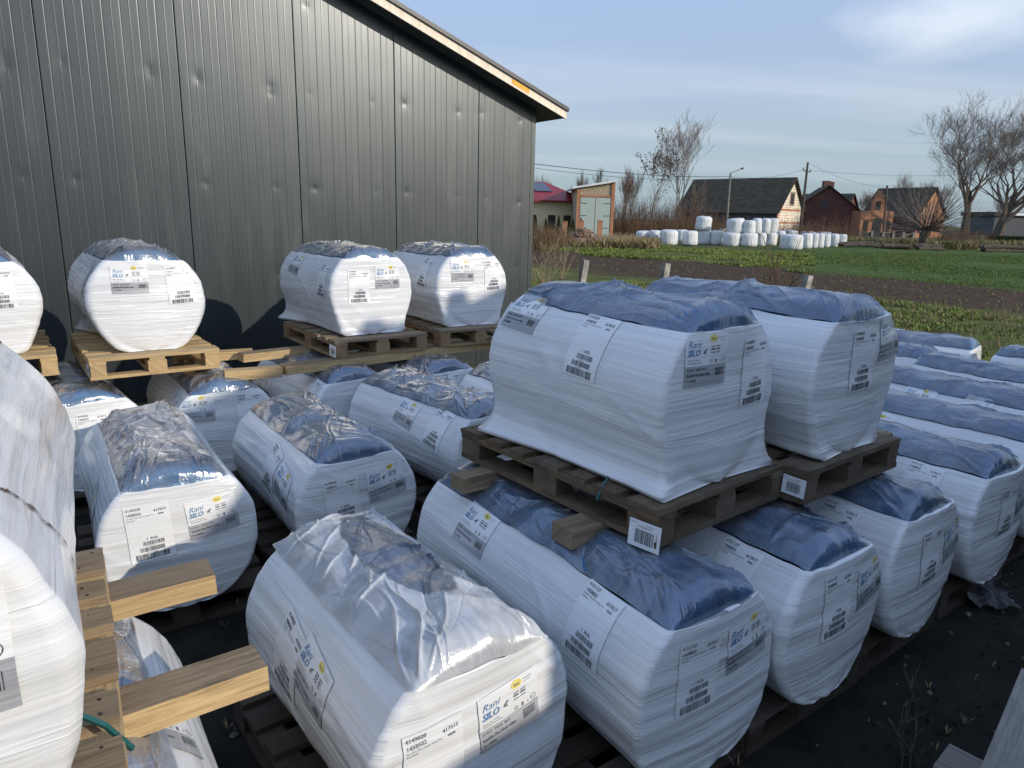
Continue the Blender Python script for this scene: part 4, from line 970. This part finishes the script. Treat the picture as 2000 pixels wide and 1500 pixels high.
BL = [(1241,1270,451,475,'leftmost bale of the whole field row, half in shade'),(1266,1291,450,476,'second bale from the left end of the field row'),(1288,1323,449,478,'wide bale, third from the left end of the row'),(1332,1362,451,479,'bale lying on its side, round dirty end facing the camera'),(1361,1388,449,477,'ground bale carrying the single raised bale'),(1387,1411,451,478,'bale between the single raised one and the tilted one'),(1410,1445,454,480,'leaning ground bale left of the double stack'),(1443,1478,455,481,'ground bale under the left of the double stack'),(1476,1495,455,480,'narrow ground bale in the middle of the double stack'),(1493,1516,455,479,'ground bale under the right end of the double stack'),(1514,1532,451,475,'slumped bale just right of the double stack'),(1523,1566,458,487,'biggest nearest bale, right of the double stack'),(1562,1585,456,485,'first bale right of the biggest one'),(1581,1596,456,484,'second bale right of the biggest one'),(1593,1608,456,484,'third bale right of the biggest one'),(1605,1621,457,483,'fourth bale right of the biggest one'),(1619,1637,457,482,'next to last bale at the right end of the row'),(1635,1652,458,482,'last bale at the right end of the row')]
for i, (a, b, t, bt, tx) in enumerate(BL): bale(a, b, t, bt, 0, 200+i, tx)
BT = [(1357,1388,423,450,477,'single raised bale standing alone on top',0),(1420,1454,427,455,480,'leftmost bale of the upper layer of the double stack, tilted',6),(1450,1474,431,456,481,'second bale of the upper layer, slightly lower',3),(1469,1487,427,456,480,'third bale of the upper layer',0),(1484,1503,427,456,479,'fourth bale of the upper layer',0),(1499,1517,427,455,479,'rightmost bale of the upper layer',0)]
for i, (a, b, t, bt, base, tx, rx) in enumerate(BT): bale(a, b, t, bt, base, 240+i, tx, rx)
BB = [(1320,1342,449,468,'back row bale glimpsed above the third and fourth ones'),(1400,1424,447,466,'back row bale glimpsed left of the leaning ground bale'),(1530,1556,450,466,'back row bale behind the biggest one'),(1560,1590,452,466,'back row bale behind the right part of the row'),(1592,1622,453,467,'back row bale nearest the right end')]
for i, (a, b, t, bt, tx) in enumerate(BB): bale(a, b, t, bt+4, 0, 260+i, tx)

# ------------------------------------------------------------------ village
M['red_roof'] = mat_noise('red_metal_tile', (.16, .014, .018), (.24, .025, .028), 2, .45, ms=(6, 6, 6), bs=0)
M['solar'] = simple('solar_panel_face', (.012, .016, .035), .15, spec=.7)
M['yellow_wall'] = mat_noise('cream_yellow_render', (.72, .58, .36), (.80, .66, .43), 1, .8, bs=0)
M['orange_brick'] = mat_brick('orange_brick', (.52, .21, .09), (.42, .15, .06), (.30, .24, .18), .26, .16)
M['dark_shaded_brick'] = mat_brick('dark_shaded_red_brick', (.15, .05, .035), (.11, .038, .028), (.09, .06, .05), .26, .16)  # darker copy of the orange brick; shade painted on sides away from sun
M['white_block'] = mat_brick('cream_silicate_block', (.78, .70, .56), (.84, .77, .64), (.45, .32, .20), .55, .36)
M['green_gate'] = mat_noise('pale_green_sheet', (.34, .40, .36), (.42, .48, .44), 3, .6, ms=(6, 6, .5), bs=0)
M['rubble_wall'] = mat_noise('grey_beige_masonry', (.26, .21, .14), (.50, .42, .30), 5, .9)
M['barn_roof'] = mat_noise('dark_eternit_roof', (.060, .051, .039), (.105, .090, .068), 1.2, .95, ms=(1, 1, 3), bs=0)
M['dark_window'] = simple('dark_window', (.03, .028, .025), .3)
M['white_sheet'] = simple('white_sheet_edge', (.75, .75, .73), .5)
M['grey_hall'] = mat_noise('grey_hall_cladding', (.07, .075, .08), (.10, .105, .11), 1, .7, bs=0)
def gable_house(name, label, corner, gdir_deg, wid, length, eave, ridge, wallm, gablem, roofm, over=.35, cat='house'):
    """corner: plan point shared by the long (left, dark) side and the gable end; gable runs along gdir (deg from +X), the house runs back along gdir+90"""
    g = Vector((math.cos(R(gdir_deg)), math.sin(R(gdir_deg)), 0)); b = Vector((-g.y, g.x, 0))
    e = empty(name, (corner[0], corner[1], 0), 0, label=label, cat=cat); Z = Vector((0, 0, 1))
    def P(u, v, z): return g*u+b*v+Z*z
    mb = MB(); mb.quad([P(0, length, 0), P(0, 0, 0), P(0, 0, eave), P(0, length, eave)], 0, [(0, 0), (length, 0), (length, eave), (0, eave)]); mb.put('side_wall', wallm, e)
    mb = MB(); mb.quad([P(wid, 0, 0), P(wid, length, 0), P(wid, length, eave), P(wid, 0, eave)], 0, [(0, 0), (length, 0), (length, eave), (0, eave)]); mb.put('side_wall', wallm, e)
    for v in (0, length):
        mb = MB(); mb.quad([P(0, v, 0), P(wid, v, 0), P(wid, v, eave), P(wid/2, v, ridge), P(0, v, eave)][::(1 if v == 0 else -1)], 0, [(0, 0), (wid, 0), (wid, eave), (wid/2, ridge), (0, eave)][::(1 if v == 0 else -1)]); mb.put('gable_wall', gablem, e)
    mb = MB(); dz = (ridge-eave)/(wid/2)*over; th = .14
    for sg in (0, 1):
        u0 = -over if sg == 0 else wid+over
        a, b2, c, d = P(u0, -over, eave-dz), P(wid/2, -over, ridge), P(wid/2, length+over, ridge), P(u0, length+over, eave-dz)
        up_ = Z*th; q = [a, b2, c, d]; mb.quad(q); mb.quad([x+up_ for x in q][::-1])
        for i in range(4): j = (i+1) % 4; mb.quad([q[i], q[j], q[j]+up_, q[i]+up_])
    mb.put('roof', roofm, e)
    e['_'] = 0; del e['_']
    return e, P
def wbox(e, P, face, u, z, w, h, name='window', mat=None, wid=0, trim=None, out=.03):
    """a window on the gable (face 'g') or the long left side ('s')"""
    mb = MB()
    if face == 'g': q = [P(u-w/2, -out, z-h/2), P(u+w/2, -out, z-h/2), P(u+w/2, -out, z+h/2), P(u-w/2, -out, z+h/2)]; back = [P(u-w/2, .05, z-h/2), P(u+w/2, .05, z-h/2), P(u+w/2, .05, z+h/2), P(u-w/2, .05, z+h/2)]
    else: q = [P(-out, u+w/2, z-h/2), P(-out, u-w/2, z-h/2), P(-out, u-w/2, z+h/2), P(-out, u+w/2, z+h/2)]; back = [P(.05, u+w/2, z-h/2), P(.05, u-w/2, z-h/2), P(.05, u-w/2, z+h/2), P(.05, u+w/2, z+h/2)]
    mb.quad(q)
    for i in range(4): j = (i+1) % 4; mb.quad([q[j], q[i], back[i], back[j]])
    return mb.put(name, mat or M['dark_window'], e)
# barn with sunlit block gable
c = aty(1516, 436, 100)
e, P = gable_house('barn', 'long dark roofed barn with a sunlit cream block gable and one window', (c.x, 100), 45, 8.0, 15.5, 3.6, 8.0, M['grey_hall'], M['white_block'], M['barn_roof'], .5, 'barn')
w = wbox(e, P, 'g', 4.2, 5.2, 1.5, 2.0, mat=M['orange_brick']); wbox(e, P, 'g', 4.2, 5.2, 1.05, 1.5, 'window_pane', M['dark_window'], out=.06)
mb = MB(); mb.box((0, 0, 0), (.5, .5, .5)) 
for (z, h) in ((3.65, .16), (1.9, .12)):
    mb = MB(); mb.quad([P(0, -.03, z-h), P(8, -.03, z-h), P(8, -.03, z+h), P(0, -.03, z+h)], 0, [(0, 0), (8, 0), (8, h*2), (0, h*2)]); mb.put('brick_band', M['orange_brick'], e)
mb = MB(); mb.quad([P(-.02, -.035, 0), P(.45, -.035, 0), P(.45, -.035, 3.6), P(-.02, -.035, 3.6)], 0, [(0, 0), (.45, 0), (.45, 3.6), (0, 3.6)]); mb.put('brick_corner', M['orange_brick'], e)
for u in (5, 10): wbox(e, P, 's', u, 2.7, 1.0, .7)
# red brick farmhouse: gable towards the camera, its shade painted in as darker brick
c = aty(1672, 440, 112)
e, P = gable_house('brick_farmhouse', 'old red brick farmhouse, its camera-facing gable darkened for shade, two chimneys', (c.x-9.2*.97, 112-9.2*-.02+2.2), -14, 9.4, 9.5, 4.1, 7.6, M['orange_brick'], M['dark_shaded_brick'], M['barn_roof'], .4)
wbox(e, P, 'g', 4.3, 4.7, 1.3, 1.3)
for (u, v) in ((5.2, 6.0), (6.2, 8.8)):
    mb = MB(); q = P(u, v, 7.6); mb.box((q.x, q.y, 7.7), (1.15, .7, 1.9)); mb.put('chimney', M['dark_shaded_brick'], e)
# porch bay sunlit
c = aty(1679, 440, 109); e2 = empty('brick_porch', (c.x, 109, 0), 0, label='sunlit orange brick entrance wing with a stepped gable and dark door', cat='porch')
mb = MB(); W2 = 4.9
mb.box((W2/2, 1.5, 1.95), (W2, 3, 3.9)); 
for k in range(len(mb.f)): mb.uv[k] = [(a, b_) for a, b_ in [(mb.v[i][0]+mb.v[i][1], mb.v[i][2]) for i in mb.f[k]]]
mb.put('wall', M['orange_brick'], e2)
mb = MB(); 
for (x0, x1, z0, z1) in ((1.6, 3.4, 3.9, 5.6), (1.9, 3.1, 5.6, 6.3), (2.25, 2.75, 6.3, 6.9)):
    mb.box(((x0+x1)/2, .3, (z0+z1)/2), (x1-x0, .6, z1-z0))
for k in range(len(mb.f)): mb.uv[k] = [(mb.v[i][0]+mb.v[i][1], mb.v[i][2]) for i in mb.f[k]]
mb.put('stepped_gable', M['orange_brick'], e2)
for (x, z, w_, h_, nm) in ((.9, 1.7, .7, 1.6, 'window'), (2.6, 1.5, 1.3, 2.6, 'door'), (4.3, 1.7, .5, 1.6, 'window'), (2.4, 4.7, .7, 1.2, 'window')):
    mb = MB(); mb.box((x, -.03, z), (w_, .06, h_)); mb.put(nm, M['dark_window'], e2)
# second brick building with orange gable at its right, shaded long side painted darker
c = aty(1789, 440, 116)
e, P = gable_house('brick_barn', 'brick barn with dark long roof and orange sunlit gable behind the willow', (c.x, 116), 30, 7.6, 9.5, 3.6, 7.9, M['dark_shaded_brick'], M['orange_brick'], M['barn_roof'], .4, 'barn')
c = aty(1640, 438, 140)
e, P = gable_house('low_barn', 'low dark roofed barn glimpsed between the power pole and farmhouse', (c.x, 140), 40, 8, 10, 3.2, 7.6, M['dark_shaded_brick'], M['dark_shaded_brick'], M['barn_roof'], .4, 'barn')
# yellow house with red hipped roof
b = aty(1133, 445, 78); zb = lambda py: aty(1080, py, 78).z
e = empty('yellow_house', (b.x, 78, 0), R(20), label='cream yellow house with a red hipped roof and solar panels, beside the shed', cat='house')
ze, zr_ = zb(390), zb(352)
mb = MB(); mb.box((-8, 5, ze/2), (16, 10, ze)); mb.put('wall', M['yellow_wall'], e)
mb = MB(); a0, a1 = Vector((-16.6, -.6, ze-.1)), Vector((.9, -.6, ze-.1)); b0, b1 = Vector((-16.6, 10.6, ze-.1)), Vector((.9, 10.6, ze-.1)); r0, r1 = Vector((-13.5, 5, zr_)), Vector((-2.3, 5, zr_))
mb.quad([a0, a1, r1, r0]); mb.quad([a1, b1, r1]); mb.quad([b1, b0, r0, r1]); mb.quad([b0, a0, r0]); mb.quad([a0, b0, b1, a1]); mb.put('roof', M['red_roof'], e)
mb = MB(); mb.box((-7.9, -.62, ze-.18), (17.4, .14, .16)); mb.put('gutter', M['red_roof'], e)
def onroof(x, t): return Vector((x, -.6+5.6*t, ze-.1+(zr_-ze+.1)*t+.12))
for k in range(5):
    x0 = -12.6+k*2.0; mb = MB(); q = [onroof(x0, .42), onroof(x0+1.92, .42), onroof(x0+1.92, .88), onroof(x0, .88)]; mb.quad(q); mb.quad([p-Vector((0, 0, .06)) for p in q][::-1])
    for i in range(4): j = (i+1) % 4; mb.quad([q[i]-Vector((0, 0, .06)), q[j]-Vector((0, 0, .06)), q[j], q[i]])
    mb.put('solar_panel', M['solar'], e)
for x in (-5.0, -2.8, -1.0+.0):
    mb = MB(); mb.box((x-.6, -.03, 1.35), (.8, .06, 1.6)); mb.put('window', M['dark_window'], e)
mb = MB(); mb.tube([(.35, -.5, ze-.2), (.1, -.15, ze-.8), (.05, -.12, .2)], .06, 6); mb.put('downpipe', M['dark_shaded_brick'], e)
# garage
b = aty(1124, 445, 72); z1, z2 = aty(1124, 368, 72).z, aty(1197, 356, 72).z; WG = aty(1197, 445, 72).x-b.x
e = empty('brick_garage', (b.x, 72, 0), 0, label='tall brick garage with pale green double doors and slanting white roof edge', cat='garage')
mb = MB(); mb.quad([(0, 0, 0), (WG, 0, 0), (WG, 0, z2), (0, 0, z1)]); mb.quad([(WG, 0, 0), (WG, 8, 0), (WG, 8, z2), (WG, 0, z2)]); mb.quad([(0, 8, 0), (0, 0, 0), (0, 0, z1), (0, 8, z1)]); mb.put('wall', M['rubble_wall'], e)
mb = MB(); q = [Vector((-.5, -.4, z1-.05)), Vector((WG+.2, -.4, z2+.05)), Vector((WG+.2, 8.3, z2+.05)), Vector((-.5, 8.3, z1-.05))]; mb.quad(q); mb.quad([p+Vector((0, 0, .18)) for p in q][::-1])
for i in range(4): j = (i+1) % 4; mb.quad([q[i], q[j], q[j]+Vector((0, 0, .18)), q[i]+Vector((0, 0, .18))])
mb.put('roof', M['white_sheet'], e)
for (x0, x1, zt) in ((WG-.32, WG+.01, z2), (.0, .30, z1)):
    mb = MB(); mb.box(((x0+x1)/2, -.06, zt/2-.03), (x1-x0, .14, zt-.08)); 
    for k in range(len(mb.f)): mb.uv[k] = [(mb.v[i][0]+mb.v[i][1], mb.v[i][2]) for i in mb.f[k]]
    mb.put('brick_pillar', M['orange_brick'], e)
zg = aty(1160, 392-7, 72).z
mb = MB(); mb.box((WG/2-.05, -.05, zg+.12), (WG-.75, .10, .22)); mb.put('lintel', M['orange_brick'], e)
for x0, x1 in ((.38, WG/2-.03), (WG/2+.03, WG-.38)):
    mb = MB(); mb.box(((x0+x1)/2, -.05, zg/2), (x1-x0, .08, zg-.1)); d_ = mb.put('garage_door', M['green_gate'], e)
    for z in (zg*.25, zg*.55, zg*.85):
        mb = MB(); xx = x0+.35 if x0 < 1 else x1-.35; mb.box((xx, -.105, z), (.62, .02, .05)); mb.put('hinge', M['trim_dark'], d_)
# brick gate posts, thujas
for px, pt, pb, tx in ((1135, 432, 448, 'short red brick gate post left of the garage doors'), (1171, 432, 456, 'red brick gate post before the garage doors'), (1103, 434, 446, 'short red brick gate post in front of the yellow house')):
    b = aty(px, pb, 66); mb = MB(); h = aty(px, pt, 66).z
    mb.box((0, 0, h/2), (.42, .42, h)); mb.box((0, 0, h+.04), (.52, .52, .08)); mb.put('brick_post', M['orange_brick'], None, loc=(b.x, 66, 0), label=tx, cat='gate post', group='brick gate posts')
M['thuja'] = mat_noise('dark_thuja', (.012, .020, .008), (.035, .050, .018), 8, .9)
for k, (px, tx) in enumerate(((1046, 'small dark thuja nearest the shed edge'), (1066, 'small dark thuja second from the shed edge'), (1091, 'small dark thuja before the house corner window'), (1107, 'small dark thuja in front of the downpipe'), (1119, 'small dark thuja left of the garage doors'), (1134, 'small dark thuja before the garage doors'))):
    b = aty(px, 446, 70); rnd = random.Random(k); mb = MB(); h = 1.55+rnd.random()*.35
    for i in range(900):
        t = rnd.random()**.8; rr = .36*(1-t)**.8*rnd.uniform(.6, 1.05); a = rnd.uniform(0, 6.28); p = Vector((math.cos(a)*rr, math.sin(a)*rr, .1+t*h)); d = Vector((math.cos(a)*.05, math.sin(a)*.05, .11)); n_ = Vector((-math.sin(a), math.cos(a), 0))*.03; mb.quad([p-n_, p+n_, p+d])
    mb.tube([(0, 0, 0), (0, 0, h*.8)], [.05, .02], 5); mb.put('thuja', M['thuja'], None, loc=(b.x, 70, 0), label=tx, cat='conifer', group='small thujas before the yellow house')
# rubble heap
def rubble():
    b = aty(1140, 478, 50); b.z = 0; e = empty('rubble_heap', b, 0, label='heap of old bricks and rubble in front of the garage', cat='rubble heap'); rnd = random.Random(2); mb = MB()
    for i in range(1500):
        t = rnd.random(); x = rnd.gauss(0, 1.05); y = rnd.gauss(0, .7); hh = 1.25*math.exp(-(x/1.35)**2-(y/1.1)**2); z = hh*rnd.uniform(.75, 1.02)
        m4 = Matrix.Translation((x-.1, y, z)) @ Matrix.Rotation(rnd.uniform(0, 6), 4, 'Z') @ Matrix.Rotation(rnd.gauss(0, .6), 4, 'X'); mb.box((0, 0, 0), (.25*rnd.uniform(.5, 1.1), .12, .08), rnd.choice((0, 0, 1, 2)), m4)
    P = [[Vector((x, y, 1.12*math.exp(-(x/1.35)**2-(y/1.1)**2)-.03)) for x in np.linspace(-3, 3, 24)] for y in np.linspace(-2.2, 2.2, 18)]; mb.grid(P, 1)
    o = mb.put('bricks', [simple('rubble_brick', (.26, .14, .09), .9), simple('rubble_earth', (.10, .075, .055), .95), simple('rubble_mortar', (.30, .26, .22), .9)], e)
rubble()
for (px, Y, sd_, H_, tx) in ((1052, 44, 81, 1.7, 'thick dry scrub at the left of the rubble heap'), (1082, 47, 82, 1.4, 'dry scrub touching the rubble heap'), (1205, 52, 83, 1.0, 'low dry scrub right of the rubble heap')):
    b = aty(px, 470, Y); e = scrub_proto(sd_, H_, 200, 1.4, 'brown_leaf' if sd_ != 83 else 'twig_dry', .012); e.location = (b.x, b.y, 0); e['label'] = tx
# street lamp, power pole, wires
M['pole'] = mat_noise('grey_concrete_pole', (.16, .15, .13), (.26, .25, .22), 4, .9)
b = aty(1419, 440, 86); tp = aty(1427, 338, 86)
e = empty('street_lamp', (b.x, 86, 0), 0, label='concrete street lamp with a slanted arm above the barn roof', cat='street lamp')
mb = MB(); mb.tube([(0, 0, 0), (tp.x-b.x, 0, tp.z)], [.17, .10], 8); mb.put('pole', M['pole'], e)
a1 = aty(1431, 336, 86); a2 = aty(1447, 330, 86); base = Vector((b.x, 86, 0)); mb = MB(); mb.tube([Vector((tp.x, 86, tp.z))-base, a1-base, a2-base], .045, 6); mb.put('arm', M['pole'], e)
a3 = aty(1453, 328, 86); mb = MB(); mb.tube([a2-base, a2.lerp(a3, .4)-base, a3-base], [.07, .13, .05], 8); mb.put('lamp_head', M['trim_dark'], e)
b = aty(1564, 440, 90); tp = aty(1578, 317, 90); base = Vector((b.x, 90, 0))
e = empty('power_pole', base, 0, label='leaning dark power pole with a crossarm between barn and farmhouse', cat='power pole')
mb = MB(); mb.tube([(0, 0, 0), tp-base], [.20, .12], 8); mb.put('pole', M['bark'], e)
ca = aty(1569, 333, 90)-base; cb_ = aty(1583, 336, 90)-base; mb = MB(); mb.tube([ca, cb_], .06, 6); mb.put('crossarm', M['bark'], e)
for q in (ca, cb_): mb = MB(); mb.tube([q, q+Vector((0, 0, .32))], [.09, .07], 6); mb.put('insulator', M['pole'], e)
b = aty(1727, 447, 96); tp = aty(1733, 362, 96); base = Vector((b.x, 96, 0)); e = empty('power_pole', base, 0, label='wooden power pole standing in front of the orange brick entrance', cat='power pole')
mb = MB(); mb.tube([(0, 0, 0), tp-base], [.17, .12], 8); mb.put('pole', M['bark'], e)
mb = MB(); q = tp-base-Vector((0, 0, 1.4)); mb.tube([q-Vector((.9, 0, 0)), q+Vector((.9, 0, 0))], .07, 6); mb.put('crossarm', M['bark'], e)
def wire(p, q, sag, label, r=.016):
    pts = [p.lerp(q, t)-Vector((0, 0, sag*4*t*(1-t))) for t in np.linspace(0, 1, 16)]; o0 = pts[0].copy(); mb = MB(); mb.tube([x-o0 for x in pts], r, 4, 0, False); mb.put('overhead_wire', M['trim_dark'], None, loc=o0, label=label, cat='wire', group='overhead wires over the village')
wire(aty(1000, 314, 60), aty(1426, 345, 86), .4, 'top wire running from behind the shed to the street lamp', .028)
wire(aty(1000, 322, 60), aty(1426, 350, 86), .5, 'lower wire running from behind the shed to the street lamp', .018)
wire(aty(1427, 346, 86), aty(1490, 357, 95), .1, 'short wire from the street lamp down to the barn', .018)
wire(aty(1427, 345, 86), aty(1569, 331, 90), .5, 'wire between the street lamp and the leaning power pole', .016)
wire(aty(1578, 317, 90), aty(1733, 366, 96), .6, 'wire from the leaning pole towards the farmhouse pole', .014)
wire(aty(1583, 333, 90), aty(2050, 325, 120), 1.0, 'long wire from the leaning pole to the right edge', .014)
# fences before the farmhouse
M['fence_dark'] = simple('dark_fence_metal', (.02, .02, .022), .6)
b = aty(1676, 447, 84); e = empty('garden_fence', (b.x, 84, 0), 0, label='garden fence with pale posts and dark panels in front of the farmhouse', cat='fence')
xs = [aty(px, 440, 84).x-b.x for px in (1682, 1705, 1727, 1747, 1767, 1787)]
for x in xs: mb = MB(); mb.box((x, 0, .62), (.26, .26, 1.24)); mb.put('fence_post', M['pole'], e)
for i, (x, y) in enumerate(zip(xs, xs[1:])):
    mb = MB()
    if i < 3: mb.box(((x+y)/2, 0, .58), (y-x-.30, .06, .95))
    else:
        for z in (.4, .9): mb.box(((x+y)/2, 0, z), (y-x-.3, .05, .06))
        for k in range(10): mb.box((x+.2+(y-x-.4)*k/9, 0, .6), (.03, .03, .9))
    mb.put('fence_panel', M['fence_dark'], e)
# grey hall far right
b = aty(1940, 444, 170); e = empty('grey_hall', (b.x, 170, 0), 0, label='long low grey hall with a white strip at the far right edge', cat='hall')
mb = MB(); mb.box((12, 6, 2.3), (24, 12, 4.6)); mb.put('wall', M['grey_hall'], e)
mb = MB(); mb.box((12, 6, 5.0), (25, 13, .9)); mb.put('roof', M['barn_roof'], e)
mb = MB(); mb.box((6.5, -.6, 5.0), (5.0, .1, .6)); mb.put('white_strip', M['white_sheet'], e)
b = aty(1928, 455, 84); mb = MB(); rnd = random.Random(3)
for i in range(5000):
    p = Vector((rnd.uniform(0, 6), rnd.uniform(-.4, .4), rnd.uniform(0, 1.0))); a = Vector((rnd.gauss(0, 1), rnd.gauss(0, 1), rnd.gauss(0, 1))).normalized()*.07; c_ = a.orthogonal().normalized()*.07; mb.quad([p-a, p+c_, p+a, p-c_])
mb.put('clipped_hedge', M['thuja'], None, loc=(b.x, 84, 0), label='dark clipped hedge in front of the far grey hall', cat='hedge')
# charred logs by the willow
b = aty(1790, 484, 58)
for k, (dx, L_, tx) in enumerate(((-5.2, 3.4, 'dark fallen log left of the willow, nearest the bales'), (-2.1, 2.8, 'dark fallen log at the foot of the willow'), (1.2, 2.2, 'short dark fallen log right of the willow foot'), (6.5, 4.0, 'dark log pile towards the right edge of the field'))):
    mb = MB(); rnd = random.Random(k)
    for j in range(7): y = rnd.uniform(-.3, .3); z = rnd.uniform(.08, .40); mb.tube([(rnd.uniform(-.3, .3), y, z), (L_*.5, y+.1, z+rnd.uniform(-.05, .1)), (L_+rnd.uniform(-.4, .3), y, z)], [.13, .15, .09], 7)
    mb.put('fallen_log', M['bark'], None, loc=(b.x+dx, 60, 0), label=tx, cat='log', group='dark logs lying along the field edge')

M['grey_scrap'] = simple('dirty_grey_film', (.05, .05, .05), .6)
# litter on the yard: crumpled film scraps, stones
def scrap(px, py, w, seed, label):
    b = onz(px, py, .01); mb = MB(); n = 26; P = [[Vector((x, y*.55, .012+abs(ridge(x*4+seed, y*5, 1))*.055+.02*nf(x*12, y*12, seed))) for x in np.linspace(-w, w, n)] for y in np.linspace(-w, w, n)]
    P = [[p*(1-.35*abs(nf(i*.3, j*.3, seed))) for i, p in enumerate(r)] for j, r in enumerate(P)]
    for r in P:
        for p in r: p.z = max(p.z, .012)
    mb.grid(P); mb.put('film_scrap', M['grey_scrap'], None, True, loc=(b.x, b.y, 0), rot=(0, 0, seed), label=label, cat='plastic scrap')
scrap(1915, 1158, .22, 1.3, 'crumpled grey film scrap on the dark ground by the last visible roll of the row')
def stones():
    rnd = random.Random(12); mb = MB()
    for i in range(1100):
        x, y = rnd.uniform(-3, 5), rnd.uniform(.5, 7); r_ = abs(rnd.gauss(.004, .006))+.003; c = Vector((x, y, r_*.3)); P = []
        for (z, q) in ((-.5, .7), (.2, 1), (.8, .5)): P.append([c+Vector((math.cos(a)*r_*q*rnd.uniform(.8, 1.2), math.sin(a)*r_*q*rnd.uniform(.8, 1.2), z*r_)) for a in (0, 1.25, 2.5, 3.8, 5.0)])
        mb.grid(P, close=True); mb.quad(P[-1])
    mb.put('gravel', mat_noise('yard_stones', (.05, .048, .044), (.14, .13, .12), 20, .9), None, kind='stuff', label='small stones and clods scattered over the dark yard')
stones()
